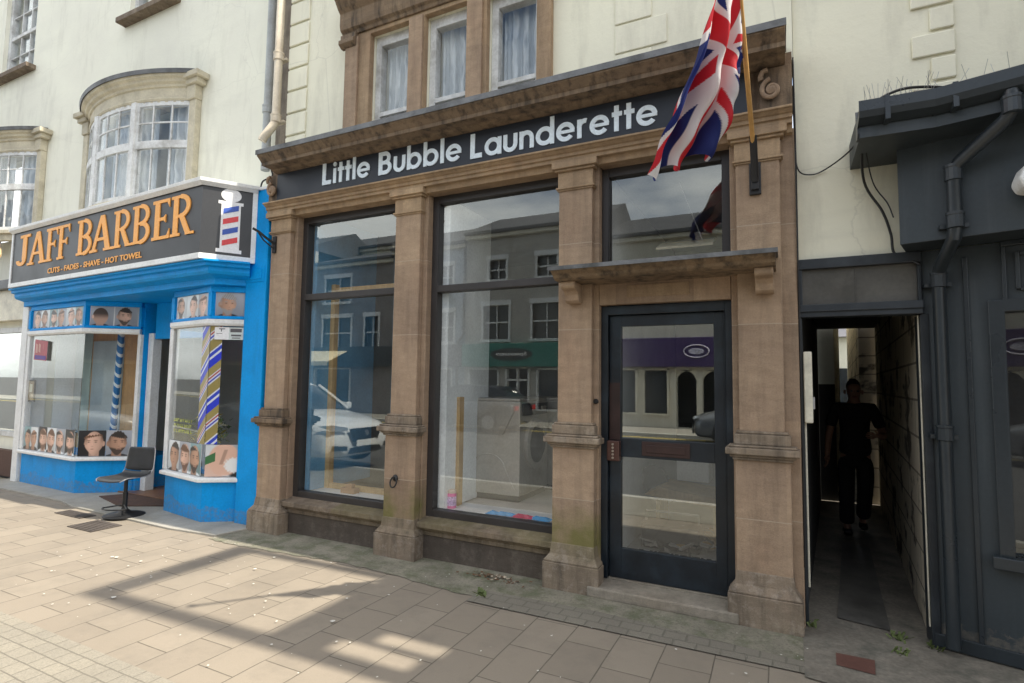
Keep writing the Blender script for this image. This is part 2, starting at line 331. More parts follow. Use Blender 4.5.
def setts_mat(name, c1, c2, cm_, bw, rh, ang=0, ms=.008):
    t = NT(name); bt = t.new("ShaderNodeTexBrick"); bt.offset = .5; bt.inputs['Scale'].default_value = 1; bt.inputs['Brick Width'].default_value = bw; bt.inputs['Row Height'].default_value = rh
    bt.inputs['Mortar Size'].default_value = ms; bt.inputs['Mortar Smooth'].default_value = .8; bt.inputs['Color1'].default_value = c1 + (1,); bt.inputs['Color2'].default_value = c2 + (1,); bt.inputs['Mortar'].default_value = cm_ + (1,)
    nx = t.math('MULTIPLY', t.math('SUBTRACT', t.noise(t.pos, 6, 2), .5), .012)
    q = t.map(t.pos, (1, 1, 1), (50, 50, 0), (0, 0, ang)); q = t.mix(1., q, t.comb(nx, nx, 0), 'ADD'); t.link(q, bt.inputs['Vector'])
    c = t.mix(t.math('MULTIPLY', t.ramp(t.noise(t.pos, 110, 4, .75), .45, .62), .5), bt.outputs['Color'], sc(c2, .55))
    c = t.mix(t.math('MULTIPLY', t.ramp(t.noise(t.pos, 2, 5), .45, .7), .35), c, sc(c1, .6)); t.col(c); t.rough(.85)
    t.bump(t.math('SUBTRACT', t.noise(t.pos, 90, 5, .7), t.math('MULTIPLY', bt.outputs['Fac'], 1.5)), .6, .008); return t.m
M_PAVE = paving_mat()
M_SETT = setts_mat("granite_setts", (.30, .27, .215), (.265, .24, .195), (.19, .17, .135), .13, .095, ms=.005)
M_EDGE = NT("mossy_edge_concrete")
_t = M_EDGE; _c = _t.mix(_t.ramp(_t.noise(_t.pos, 3, 6, .65), .38, .62), (.21, .195, .15), (.30, .275, .215))
_c = _t.mix(_t.math('MULTIPLY', _t.ramp(_t.noise(_t.pos, 5, 8, .7), .45, .62), .75), _c, (.11, .125, .065))
_c = _t.mix(_t.math('MULTIPLY', _t.ramp(_t.noise(_t.pos, 60, 5, .8), .5, .62), .5), _c, (.09, .085, .06)); _c = _t.mix(_t.math('MULTIPLY', _t.ramp(_t.noise(_t.pos, 26, 5, .8), .6, .66), .5), _c, (.38, .36, .30))
_t.col(_c); _t.rough(.9); _t.bump(_t.noise(_t.pos, 40, 6, .75), .7, .02); M_EDGE = _t.m
M_ALLEYF = mat("alley_concrete", (.19, .17, .14), .8, var=.35, vs=3, fine=.2, bump=.5, bs=50, dirt=(.05, .055, .045), dirt_amt=.8)
M_TAR = mat("alley_tarmac_patch", (.10, .095, .085), .65, var=.35, vs=5, bump=.5, bs=90)
M_ASPH = mat("asphalt", (.085, .083, .08), .85, var=.2, vs=1.5, fine=.2, bump=.5, bs=160)
M_SLAB = mat("pale_stone_slab", (.33, .31, .27), .8, var=.14, vs=4, bump=.3, dirt=(.2, .19, .14), dirt_amt=.5)
def structure(name, mb, m, **k): return tag(mb.build(name, m, **k), kind='structure')
structure("ground", MB().add([(-400, -400, -.14), (400, -400, -.14), (400, 400, -.14), (-400, 400, -.14)], [(0, 1, 2, 3)]), M_ASPH)
structure("road", MB().add([(-300, -13.4, -.10), (300, -13.4, -.10), (300, -3.42, -.10), (-300, -3.42, -.10)], [(0, 1, 2, 3)]), M_ASPH)
structure("road_line", MB().box(-300, 300, -13.1, -13.0, -.101, -.096).box(-300, 300, -12.9, -12.8, -.101, -.096), mat("yellow_line", (.62, .48, .12), .7))
structure("pavement", MB().box(-60, 60, -3.28, .12, -.12, 0), M_PAVE)
structure("pavement_setts", MB().add([(-60, -3.27, .004), (60, -3.27, .004), (60, -2.235, .004), (-60, -2.235, .004)], [(0, 1, 2, 3)]), M_SETT)
structure("kerb", MB().box(-60, 60, -3.42, -3.283, -.13, .003), mat("kerb_granite", (.42, .40, .36), .8, var=.15, bump=.3), bevel=.01)
structure("far_pavement", MB().box(-120, 60, -16.2, -13.55, -.12, .0), M_SLAB)
structure("far_kerb", MB().box(-120, 60, -13.548, -13.4, -.13, .005), mat("far_kerb_granite", (.55, .53, .47), .8), bevel=.01)
# irregular worn concrete edging along the shop fronts
mb = MB(); n = 90; row = []
for i in range(n + 1):
    x = -5.15 + (1.0 + 5.15) * i / n; row.append((x, -.43 - .05 * math.sin(x * 2.3) - rnd.uniform(0, .035) - (.10 if x > -1.9 else 0), .005))
mb.v = row + [(p[0], .1, .005) for p in row]; mb.f = [(i, i + 1, n + 2 + i, n + 1 + i) for i in range(n)]; mb.m = [0] * n
structure("shopfront_edging", mb, M_EDGE, weld=False)
M_SET2 = setts_mat("edge_setts", (.205, .185, .15), (.225, .205, .165), (.165, .155, .12), .14, .10)
structure("setts_course", MB().add([(-2.1, -.60, .009), (.12, -.58, .009), (.12, -.44, .009), (-1.2, -.33, .009), (-2.1, -.36, .009)], [(0, 1, 2, 3, 4)]), M_SET2)
mb = MB().add([(.07, -.62, .010), (1.9, -.95, .010), (1.9, -.12, .010), (.82, .14, .010), (.82, .2, .010), (.08, .2, .010)], [(0, 1, 2, 3, 4, 5)])
structure("alley_mouth_concrete", mb, M_ALLEYF)
AD = Vector((.0713, 1, 0))
def al(x, y): return (x + .0713 * (y - .12), y)
structure("alley_floor", MB().add([al(.08, .12) + (.004,), al(.83, .12) + (.004,), al(.83, 26) + (.004,), al(.08, 26) + (.004,)], [(0, 1, 2, 3)]), M_ALLEYF)
structure("tarmac_patch", MB().add([al(.28, .35) + (.012,), al(.58, .28) + (.012,), al(.56, 2.4) + (.012,), al(.33, 2.5) + (.012,)], [(0, 1, 2, 3)]), M_TAR)
tag(MB().add([(.235, -.40, .014), (.42, -.425, .014), (.44, -.235, .014), (.245, -.235, .014)], [(0, 1, 2, 3)]).build("brick_patch", mat("red_tile_patch", (.12, .055, .042), .7, var=.25, bump=.3)), "small red brown brick patch let into the ground before the alley", "brick patch", kind='structure')
structure("shop_entrance_slab", MB().prism([(-10.6, -.30), (-8.2, -.33), (-7.75, -.42), (-5.8, -.46), (-5.15, -.40), (-5.08, -.05), (-5.08, 1.2), (-10.6, 1.2)], 'z', -.02, .022), M_SLAB, bevel=.006)
# ---------------------------------------------------------------- launderette building
L = thing("stone_shop_building", "sandstone launderette front with pilasters below cream rendered upper storey", "building", (-2.5, 0, 0))
PIL = [(-5.02, -4.73), (-3.32, -3.03), (-1.64, -1.355), (-.285, .0)]
PIER = [(-5.06, -4.69), (-3.31, -2.985), (-1.63, -1.315), (-.33, .095)]
for (a, b), (pa, pb) in zip(PIL, PIER):
    o = MB().box(pa, pb, .06, .34, 0, 3.40).build("pier", M_STONE, L, bevel=.006)
    pt = MB().box(a, b, 0, .0585, 1.27, 3.36).box(a - .03, b + .03, -.025, .0585, .30, 1.09).build("pilaster", M_STONE, L, bevel=.007)
    pr = [(0, 0), (.08, 0), (.08, .20), (.073, .215), (.055, .24), (.03, .30), (.025, .335), (0, .335)]
    c = MB().sweep(pr, [(a, .058), (a, 0), (b, 0), (b, .058)][::1]); 
    c = MB()
    for (e, z0, z1) in ((.085, 0, .205), (.078, .205, .222)): c.box(a - e, b + e, -e, .057, z0, z1)
    lo, hi = [(a - .072, -.072), (b + .072, -.072), (b + .072, .057), (a - .072, .057)], [(a - .033, -.028), (b + .033, -.028), (b + .033, .057), (a - .033, .057)]
    mid = [(a - .042, -.04), (b + .042, -.04), (b + .042, .057), (a - .042, .057)]
    v = [p + (.222,) for p in lo] + [p + (.262,) for p in mid] + [p + (.345,) for p in hi]
    c.add(v, [(0, 1, 5, 4), (1, 2, 6, 5), (3, 0, 4, 7), (4, 5, 9, 8), (5, 6, 10, 9), (7, 4, 8, 11), (8, 9, 10, 11)])
    c.build("plinth", M_STONE_B, pt, bevel=.006)
    d = MB(); 
    for e, z0, z1 in ((.045, 1.085, 1.105), (.062, 1.105, 1.125), (.088, 1.125, 1.172), (.070, 1.172, 1.188), (.035, 1.188, 1.262), (.022, 1.262, 1.282)): d.box(a - e, b + e, -e, .0575, z0, z1)
    d.build("dado_cap", M_STONE_D if a < -4 else M_STONE_B, pt, bevel=.008)
    d = MB()
    for e, z0, z1 in ((.012, 3.165, 3.178), (.022, 3.178, 3.196), (.008, 3.196, 3.325), (.03, 3.325, 3.345), (.05, 3.345, 3.40)): d.box(a - e, b + e, -e, .0572, z0, z1)
    d.build("capital", M_STONE_E, pt, bevel=.005)
# entablature and cornice
en = [(.10, 3.352), (.015, 3.352), (.0, 3.40), (-.035, 3.402), (-.035, 3.432), (-.052, 3.436), (-.052, 3.462), (-.065, 3.466), (-.085, 3.484), (-.10, 3.488), (-.10, 3.504), (.10, 3.510)]
MB().prism(en, 'x', -5.07, .085).build("architrave", M_STONE_E, L, bevel=.003)
MB().box(-5.06, .09, .012, .12, 3.511, 3.93).build("frieze", M_STONE_D, L)
for xa, xb in ((-4.684, -3.316), (-2.979, -1.636), (-1.309, -.336)):
    MB().box(xa, xb, .06, .30, 3.35, 3.398).build("lintel", M_STONE, L, bevel=.004)
co = [(.11, 3.84), (-.02, 3.832), (-.05, 3.836), (-.085, 3.845), (-.10, 3.856), (-.215, 3.858), (-.222, 3.85), (-.222, 3.885), (-.232, 3.892), (-.258, 3.918), (-.285, 3.94), (-.288, 3.962), (.11, 3.985)]
cor = MB().prism(co, 'x', -4.96, .05).build("cornice", M_STONE_D, L, bevel=.003)
MB().prism([(.11, 3.99), (.11, 4.03), (-.296, 4.0), (-.296, 3.95), (-.290, 3.95), (-.290, 3.985)], 'x', -4.97, .058).build("lead_flashing", M_LEAD, cor)
# end blocks with scroll consoles
for cx, sgn in ((-.045, 1), (-5.0, -1)):
    blk = MB().box(cx - .075, cx + .13 if sgn > 0 else cx + .06, -.02, .011, 3.512, 3.828).build("end_block", M_STONE_D, L, bevel=.006)
    sp = []
    for k in range(46):
        t_ = k / 45 * 2 * math.pi * 1.9; r_ = .082 * math.exp(-.16 * t_); sp.append((cx + .005 + r_ * math.cos(t_ + 1.7) * .92, -.045, 3.655 + r_ * math.sin(t_ + 1.7)))
    s_ = MB().tube(sp, [.017] * 46, 8).lathe([(.024, -.035), (.024, -.058), (.012, -.066)], (cx + .005, 0, 3.655), 'y', 16)
    s_.tube([(cx - .06, -.045, 3.735), (cx - .065, -.05, 3.76), (cx - .05, -.055, 3.79), (cx - .02, -.05, 3.80)], .018, 8)
    s_.build("scroll", M_STONE, blk, smooth=True)
# below the windows
for xa, xb in ((-4.69, -3.31), (-2.985, -1.63)):
    MB().box(xa, xb, .06, .34, .0, .24).build("stall_riser", M_RISER, L)
    MB().prism([(.2, .37), (.03, .335), (-.01, .33), (-.01, .285), (.02, .278), (.02, .262), (.045, .252), (.045, .212), (.2, .212)], 'x', xa + .002, xb - .002).build("window_sill", M_SILL, L, bevel=.004)
MB().box(-1.36, -.30, -.095, .15, 0, .078).build("door_step", M_STEP, L, bevel=.012)
MB().box(-1.315, -.33, .15, .34, 0, .085).build("threshold", M_STEP, L)
# stonework round the doorway, hood above it
MB().box(-1.312, -.333, .058, .2, 2.215, 2.395).build("door_lintel", M_STONE, L, bevel=.004)
MB().box(-1.09, -.62, .05, .06, 2.265, 2.36).build("raised_panel", M_STONE_E, L, bevel=.003)
hd = MB().prism([(.10, 2.378), (-.24, 2.378), (-.27, 2.392), (-.285, 2.41), (-.32, 2.425), (-.34, 2.45), (.10, 2.475)], 'x', -1.575, -.035).build("door_hood", M_STONE_D, L, bevel=.004)
MB().prism([(.058, 2.477), (-.352, 2.453), (-.352, 2.436), (-.362, 2.436), (-.362, 2.466), (.058, 2.50)], 'x', -1.59, -.02).build("lead_sheet", M_LEAD, hd)
for bx in (-1.545, -.165):
    MB().prism([(-.0, 2.377), (-.20, 2.377), (-.205, 2.34), (-.19, 2.325), (-.135, 2.31), (-.11, 2.28), (-.095, 2.24), (-.07, 2.222), (0, 2.222)], 'x', bx, bx + .115).build("bracket", M_STONE, hd, bevel=.006)
# frames and glazing
def shop_window(xa, xb, za, zb, yf=.135, trans=None, fr=.07, name="window_frame", head=.075):
    mb = MB().box(xa, xa + fr, yf, yf + .09, za, zb).box(xb - fr, xb, yf, yf + .09, za, zb).box(xa + fr, xb - fr, yf, yf + .09, zb - head, zb).box(xa + fr, xb - fr, yf, yf + .09, za, za + .075)
    if trans: mb.box(xa + fr, xb - fr, yf - .01, yf + .085, trans - .035, trans + .03)
    f = mb.build(name, M_FRAME, L, bevel=.005)
    zs = [za + .075] + ([trans - .035, trans + .03] if trans else []) + [zb - head]
    for i in range(0, len(zs), 2): MB().add([(xa + fr, yf + .045, zs[i]), (xb - fr, yf + .045, zs[i]), (xb - fr, yf + .045, zs[i + 1]), (xa + fr, yf + .045, zs[i + 1])], [(0, 1, 2, 3)]).build("pane", M_GLASS, f)
    return f
shop_window(-4.69, -3.30, .345, 3.352, trans=2.475); shop_window(-2.985, -1.62, .345, 3.352, trans=2.46); shop_window(-1.315, -.33, 2.5, 3.352, fr=.06)
# door
mb = MB().box(-1.315, -1.262, .12, .26, .085, 2.212).box(-.383, -.33, .12, .26, .085, 2.212).box(-1.262, -.383, .12, .26, 2.14, 2.212); mb.build("door_frame", M_NAVY, L, bevel=.004)
D = MB().box(-1.258, -1.165, .165, .21, .09, 2.135).box(-.465, -.387, .165, .21, .09, 2.135).box(-1.165, -.465, .165, .21, 2.05, 2.135).box(-1.165, -.465, .165, .21, .09, .315).box(-1.165, -.465, .165, .21, 1.02, 1.165)
D = D.build("door", M_NAVY, L, bevel=.003)
MB().box(-1.165, -.465, .185, .191, .315, 1.02).build("door_glass", M_GLASS, D); MB().box(-1.165, -.465, .185, .191, 1.165, 2.05).build("door_glass", M_GLASS, D)
MB().box(-1.0, -.64, .158, .166, 1.04, 1.15).box(-.965, -.675, .152, .158, 1.065, 1.125).build("letter_plate", M_OLDWOOD, D, bevel=.003)
MB().box(-1.256, -1.172, .16, .1652, 1.15, 1.6).build("worn_edge", M_OLDWOOD, D)
k = MB().box(-1.262, -1.165, .105, .166, .99, 1.145).build("keypad_lock", mat("lock_metal", (.10, .05, .04), .4, .4), D, bevel=.006)
kb = MB()
for i in range(5): kb.lathe([(.009, .104), (.009, .098)], (-1.214, 0, 1.015 + i * .026), 'y', 10)
kb.build("button", mat("button_metal", (.45, .4, .35), .35, .8), k)
MB().lathe([(.02, .06), (.02, .045), (.012, .035)], (-1.335, 0, 1.45), 'y', 14).build("doorbell", M_BLACK, L)
# upper storey
UW = [(-3.93, -3.28, 4.0, 5.2), (-3.09, -2.56, 4.0, 5.2), (-2.37, -1.76, 4.0, 5.2)]
HOLE = [(-3.76, -3.25, 4.0, 5.16), (-3.08, -2.585, 4.0, 5.16), (-2.385, -1.885, 4.0, 5.16)]
MB().wall(-5.0, .10, 3.93, 9.0, .12, .42, HOLE).build("upper_wall", M_CREAM, L)
st = MB().wall(-4.05, -1.75, 3.95, 5.30, .05, .119, HOLE)
st.build("window_surround", M_STONE_E, L, bevel=.006)
for x0 in (-4.07, -3.25, -2.585): MB().box(x0, x0 + (.17 if x0 < -4 else .165), .02, .0498, 3.95, 5.16).build("mullion", M_STONE, L, bevel=.006)
hdm = [(.1195, 5.20), (.03, 5.20), (.02, 5.23), (-.01, 5.25), (-.02, 5.30), (-.02, 5.42), (-.06, 5.46), (-.10, 5.52), (-.16, 5.56), (-.16, 5.62), (.1195, 5.66)]
MB().prism(hdm, 'x', -4.12, -1.68).build("window_head", M_STONE_D, L, bevel=.004)
for cx in (-4.12, -1.88):
    MB().prism([(.0495, 5.06), (.01, 5.06), (-.03, 5.09), (-.03, 5.13), (.0, 5.15), (.0, 5.199), (.0495, 5.199)], 'x', cx, cx + .2).build("surround_cap", M_STONE_D, L, bevel=.004)
for xa, xb, z0, z1 in HOLE:
    w = MB().box(xa + .002, xa + .07, .15, .24, z0, z1 - .002).box(xb - .05, xb - .002, .15, .24, z0, z1 - .002).box(xa + .07, xb - .05, .15, .24, z1 - .10, z1 - .002).box(xa + .07, xb - .05, .16, .24, z0, 4.14).box(xa + .07, xb - .05, .15, .22, 4.30, 4.345).build("sash_window", M_OLDWHITE, L, bevel=.004)
    MB().box(xa + .07, xb - .05, .19, .195, 4.14, z1 - .10).build("pane", M_GLASS2, w)
    cu = MB(); nn = 40; vs = []
    for i in range(nn + 1):
        x = xa + .06 + (xb - xa - .1) * i / nn; y = .30 + .012 * math.sin(i * 1.15) + .008 * math.sin(i * .47)
        vs += [(x, y, 4.0), (x, y, z1)]
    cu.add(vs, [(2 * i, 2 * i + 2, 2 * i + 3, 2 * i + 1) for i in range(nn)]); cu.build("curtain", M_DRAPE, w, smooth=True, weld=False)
# rendered quoins: left edge stack and right pair
for i in range(14):
    z = 4.06 + i * .262; MB().box(-4.998, -4.70, .098, .1198, z, z + .240).build("quoin", M_CREAM, L, bevel=.012, seg=3)
for i in range(12):
    z = 4.05 + i * .25; MB().box(-1.20, -1.20 + (.42 if i % 2 else .30), .106, .1198, z, z + .235).build("quoin", M_CREAM, L, bevel=.012, seg=3)
# rooms inside
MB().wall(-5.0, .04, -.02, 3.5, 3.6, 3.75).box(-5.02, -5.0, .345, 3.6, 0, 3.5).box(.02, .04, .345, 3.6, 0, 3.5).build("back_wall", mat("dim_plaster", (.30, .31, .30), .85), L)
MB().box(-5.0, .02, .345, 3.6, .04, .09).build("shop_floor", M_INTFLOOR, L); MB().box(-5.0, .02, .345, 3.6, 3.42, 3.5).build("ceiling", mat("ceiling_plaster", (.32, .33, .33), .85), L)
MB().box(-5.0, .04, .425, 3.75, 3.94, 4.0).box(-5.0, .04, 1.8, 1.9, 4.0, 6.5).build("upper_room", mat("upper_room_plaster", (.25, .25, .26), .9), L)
for xa, xb in ((-4.69, -3.31), (-2.985, -1.63)): MB().box(xa, xb, .226, .60, .36, .405).build("display_shelf", M_WHITE, L, bevel=.003)
MB().box(-2.982, -2.85, .235, 1.05, .41, 3.345).build("partition", M_INT, L); MB().box(-4.619, -4.56, .23, 1.2, .41, 3.41).build("side_panel", M_INTBLUE, L)
MB().box(-3.40, -3.38, .3, 1.2, .41, 3.41).build("side_panel", M_INTBLUE, L)
MB().box(-1.50, -1.33, .345, 3.6, .09, 3.41).build("partition", M_INT, L)
# ---------------------------------------------------------------- name board over the windows
sb = thing("shop_sign", "long dark blue grey fascia board reading Little Bubble Launderette in pale letters", "shop sign", (-2.5, 0, 3.56))
MB().box(-4.945, -.178, -.022, .0115, 3.515, 3.829).build("board", M_BOARD, sb)
def arc(cx, cy, r, w, a0, a1, n=22):
    o = [(cx + (r + w / 2) * math.cos(R(a0 + (a1 - a0) * i / n)), cy + (r + w / 2) * math.sin(R(a0 + (a1 - a0) * i / n))) for i in range(n + 1)]
    return o + [(cx + (r - w / 2) * math.cos(R(a1 - (a1 - a0) * i / n)), cy + (r - w / 2) * math.sin(R(a1 - (a1 - a0) * i / n))) for i in range(n + 1)]
def bar(x0, y0, x1, y1): return [(x0, y0), (x1, y0), (x1, y1), (x0, y1)]
def ell(cx, cy, rx, ry=None, n=22): ry = ry or rx; return [(cx + rx * math.cos(2 * math.pi * i / n), cy + ry * math.sin(2 * math.pi * i / n)) for i in range(n)]
_w = .165; RB = lambda cx: [arc(cx, .345, .275, _w, 0, 180), arc(cx, .345, .275, _w, 180, 360)]
G = {
 'L': ([bar(0, 0, .20, 1), bar(0, 0, .52, .19)], .55), 'i': ([bar(0, 0, _w, .69), ell(_w / 2, .88, .10)], _w), 't': ([bar(.08, 0, .08 + _w, .92), bar(0, .53, .36, .69)], .33),
 'l': ([bar(0, 0, _w, 1.03)], _w), 'e': ([arc(.35, .345, .275, _w, 8, 180), arc(.35, .345, .275, _w, 180, 322), bar(.12, .285, .695, .40)], .70),
 'B': ([bar(0, 0, .20, 1), bar(.17, .83, .34, 1), bar(.17, .44, .36, .60), bar(.17, 0, .38, .17), arc(.34, .72, .195, .17, -90, 90), arc(.38, .30, .215, .17, -90, 90)], .69),
 'u': ([bar(0, .28, _w, .69), bar(.43, .28, .43 + _w, .69), arc(.29, .285, .215, _w, 180, 360)], .58), 'b': ([bar(0, 0, _w, 1.03)] + RB(.36), .71), 'd': ([bar(.56, 0, .56 + _w, 1.03)] + RB(.35), .71),
 'a': ([bar(.56, 0, .56 + _w, .69)] + RB(.35), .71), 'n': ([bar(0, 0, _w, .69), bar(.43, 0, .43 + _w, .41), arc(.29, .40, .215, _w, 0, 180)], .58),
 'r': ([bar(0, 0, _w, .69), arc(.29, .40, .215, _w, 75, 180, 12)], .37)}
def glyphs(word, gap=.10, GG=None):
    out = []; x = 0
    for ch in word:
        if ch == ' ': x += .30; continue
        ps, adv = (GG or G)[ch]; out.append([[(a + x, b) for a, b in p] for p in ps]); x += adv + gap
    return out, x - gap
def letters(word, X0, X1, z0, h, org, ux, nrm, th=.008, gap=.10, GG=None, name="letter", parent=None, m=None, shear=0):
    gl, wd = glyphs(word, gap, GG); ux = Vector(ux); nrm = Vector(nrm); k = (X1 - X0) / wd
    for gi in gl:
        mb = MB(); 
        for j, p in enumerate(gi):
            e = .0004 * j; v = []
            for d in (.0, th + e): v += [tuple(Vector(org) + ux * (X0 + (a + shear * b) * k) + Vector((0, 0, z0 + b * h)) + nrm * d) for a, b in p]
            nn = len(p); f = [tuple(range(nn)), tuple(range(2 * nn - 1, nn - 1, -1))] + [(i, i + nn, (i + 1) % nn + nn, (i + 1) % nn) for i in range(nn)]
            mb.add(v, f)
        mb.build(name, m, parent, weld=False)
for wd, a, b in (("Little", -4.27, -3.64), ("Bubble", -3.53, -2.58), ("Launderette", -2.485, -.83)):
    letters(wd, a, b, 3.604 - (a + 4.3) * .014, .228, (0, -.0222, 0), (1, 0, 0), (0, -1, 0), m=M_LET, parent=sb)
# ---------------------------------------------------------------- cream building over the barber shop
C1 = thing("rendered_building", "tall cream rendered building with bow windows above the blue barber shop", "building", (-8, .3, 0))
BH = [(-9.42, -6.88, 3.85, 5.36), (-13.4, -10.75, 3.85, 5.36), (-8.62, -7.5, 6.86, 8.6), (-12.55, -11.42, 6.88, 8.6)]
MB().wall(-14.5, -5.30, 2.9, 10.5, .30, .62, BH).build("wall", M_CREAM2, C1)
MB().box(-14.5, -5.3, 2.4, 2.5, 3.0, 9.6).build("inner_wall", mat("inner_room", (.30, .30, .29), .9), C1)
def bow(xa, xb, lbl):
    cx = (xa + xb) / 2; hw = (xb - xa) / 2; sag = .36; rad = (hw * hw + sag * sag) / (2 * sag); cy = .30 - sag + rad
    def P(t, off=0):
        a = math.asin(hw / rad) * t; return (cx + (rad + off) * math.sin(a), cy - (rad + off) * math.cos(a))
    path = [P(-1 + 2 * i / 24) for i in range(25)]
    b = MB().sweep([(0, 3.76), (.02, 3.76), (.02, 3.86), (.06, 3.87), (.06, 3.92), (-.06, 3.92), (-.06, 3.76)], path).build("bow_window", M_MOULD, C1)
    # head: fascia, cornice mouldings and lead top
    MB().sweep([(-.06, 5.24), (.01, 5.24), (.02, 5.262), (.008, 5.285), (.008, 5.41), (.03, 5.42), (.035, 5.45), (.07, 5.47), (.08, 5.50), (.115, 5.52), (.125, 5.55), (-.06, 5.56)], path).build("cornice", M_MOULD, b)
    MB().sweep([(-.06, 5.565), (.13, 5.56), (.14, 5.545), (.15, 5.60), (-.06, 5.66)], path).build("lead_top", M_LEAD, b)
    for s_, x in ((-1, xa), (1, xb)):
        q = MB().box(x - .03 if s_ < 0 else x - .10, x + .10 if s_ < 0 else x + .03, .215, .299, 3.76, 5.23)
        q.box(x - .04 if s_ < 0 else x - .13, x + .13 if s_ < 0 else x + .04, .19, .2985, 5.23, 5.42); q.box(x - .17 if s_ < 0 else x - .12, x + .12 if s_ < 0 else x + .17, .12, .298, 5.49, 5.565)
        q.box(x - .12 if s_ < 0 else x - .12, x + .12 if s_ < 0 else x + .12, .16, .2982, 5.42, 5.49)
        q.build("pilaster", M_MOULD, b, bevel=.01)
    for k, (t0, t1) in enumerate(((-.93, -.36), (-.32, .30), (.34, .93))):
        fr = MB(); pp = [P(t0 + (t1 - t0) * i / 8) for i in range(9)]
        for z0, z1, o in ((3.92, 3.99, .0), (4.60, 4.70, .012), (5.18, 5.24, .0)): fr.sweep([(-.05, z0), (o, z0), (o, z1), (-.05, z1)], pp)
        for z0 in (4.94,): fr.sweep([(-.02, z0), (-.002, z0), (-.002, z0 + .018), (-.02, z0 + .018)], pp)
        for tt, w in ((t0, .05), (t1, .05), ((t0 * 2 + t1) / 3, .018), ((t0 + 2 * t1) / 3, .018)):
            x, y = P(tt); n = Vector((x - cx, y - cy)).normalized(); tx = Vector((-n.y, n.x)); c = [Vector((x, y)) - n * .055 + tx * sg * w for sg in (-1, 1)] + [Vector((x, y)) + n * (.004 if w > .03 else -.001) + tx * sg * w * (1 if w > .03 else .5) for sg in (1, -1)]
            if w < .03: c = [Vector((x, y)) - n * .02 - tx * .009, Vector((x, y)) - n * .02 + tx * .009, Vector((x, y)) + tx * .009, Vector((x, y)) - tx * .009]
            fr.prism([tuple(q) for q in c], 'z', 3.92, 5.24)
        f = fr.build("sash", M_OLDWHITE, b)
        MB().sweep([(-.014, 3.95), (-.010, 3.95), (-.010, 5.22), (-.014, 5.22)], pp).build("pane", M_GLASS2, f)
    for tt in (-.95, -.34, .32, .95):
        x, y = P(tt); fr = MB().box(x - .045, x + .045, y - .03, y + .05, 3.92, 5.24); fr.build("mullion", M_OLDWHITE, b, bevel=.006)
    cu = MB(); vs = []; n = 120
    for i in range(n + 1):
        t = -.92 + 1.84 * i / n; x, y = P(t, -.16 + .012 * math.sin(i * .95)); vs += [(x, y, 3.88), (x, y, 5.3)]
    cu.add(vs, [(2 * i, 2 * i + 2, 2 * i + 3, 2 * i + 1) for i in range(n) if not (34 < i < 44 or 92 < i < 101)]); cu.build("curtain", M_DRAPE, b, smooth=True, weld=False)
    MB().prism([tuple(p) for p in path], 'z', 5.22, 5.235).build("soffit", M_MOULD, b)
bow(-9.45, -6.85, ""); bow(-13.4, -10.75, "")
for xa, xb in ((-8.62, -7.5), (-12.55, -11.42)):
    w = MB().box(xa, xa + .09, .36, .46, 6.86, 8.6).box(xb - .09, xb, .36, .46, 6.86, 8.6).box(xa + .09, xb - .09, .38, .46, 6.86, 6.95).box(xa + .09, xb - .09, .37, .46, 7.62, 7.68)
    for i in (1, 2): w.box(xa + .09 + (xb - xa - .18) * i / 3 - .01, xa + .09 + (xb - xa - .18) * i / 3 + .01, .385, .44, 6.95, 8.6)
    w.box(xa + .09, xb - .09, .386, .44, 7.28, 7.30).box(xa + .09, xb - .09, .386, .44, 8.05, 8.07)
    f = w.build("sash_window", M_OLDWHITE, C1, bevel=.004); MB().box(xa + .08, xb - .08, .42, .424, 6.93, 8.6).build("pane", M_GLASS2, f)
    MB().box(xa - .1, xb + .1, .16, .45, 6.78, 6.858).build("window_sill", M_SILL, f, bevel=.008)
    MB().box(xa + .08, xb - .08, .56, .57, 6.9, 8.6).build("curtain", M_DRAPE, f)
# pipes between the two buildings
def pipe(name, label, pts, r, m, joints=(), group=None):
    t = thing(name, label, "drainpipe", (pts[-1][0], pts[-1][1], pts[-1][2]), group=group)
    MB().tube(pts, r, 14).build("pipe", m, t, smooth=True)
    for j in joints:
        c = MB().lathe([(r, j[2] - .045), (r * 1.22, j[2] - .04), (r * 1.22, j[2] + .03), (r * 1.3, j[2] + .035), (r * 1.3, j[2] + .05), (r, j[2] + .052)], (j[0], j[1], 0), 'z', 14)
        if len(j) > 3: c.box(j[0] - r * 1.9, j[0] + r * 1.9, j[1] + r * .6, j[1] + j[3], j[2] - .035, j[2] - .01)
        c.build("collar", m, t, smooth=False)
    return t
M_PIPEG = mat("grey_pipe_paint", (.40, .42, .42), .5, var=.15, dirt=(.2, .18, .15), dirt_amt=.6); M_PIPEC = mat("cream_pipe_paint", (.62, .55, .43), .5, var=.15, dirt=(.32, .22, .14), dirt_amt=.6)
pipe("rainwater_pipe", "straight grey rainwater pipe on the joint of the cream buildings", [(-5.40, .18, 8.6), (-5.40, .18, 4.02)], .05, M_PIPEG, [(-5.40, .18, 4.75, .1), (-5.40, .18, 6.3, .1)])
pipe("waste_pipe", "pinkish cream pipe beside the grey one, kinking left at its foot", [(-5.10, .05, 8.6), (-5.10, .05, 4.50), (-5.12, .02, 4.42), (-5.18, -.03, 4.30), (-5.20, -.04, 4.25)], .046, M_PIPEC, [(-5.10, .05, 5.25, .08), (-5.10, .05, 4.52, .08)])
tag(MB().box(-5.30, -5.07, .22, .60, 2.9, 9.0).build("masonry_joint", stone_mat("rubble_joint", (.33, .30, .25), soot=.6)), "narrow rough masonry strip between the two cream buildings", "wall")
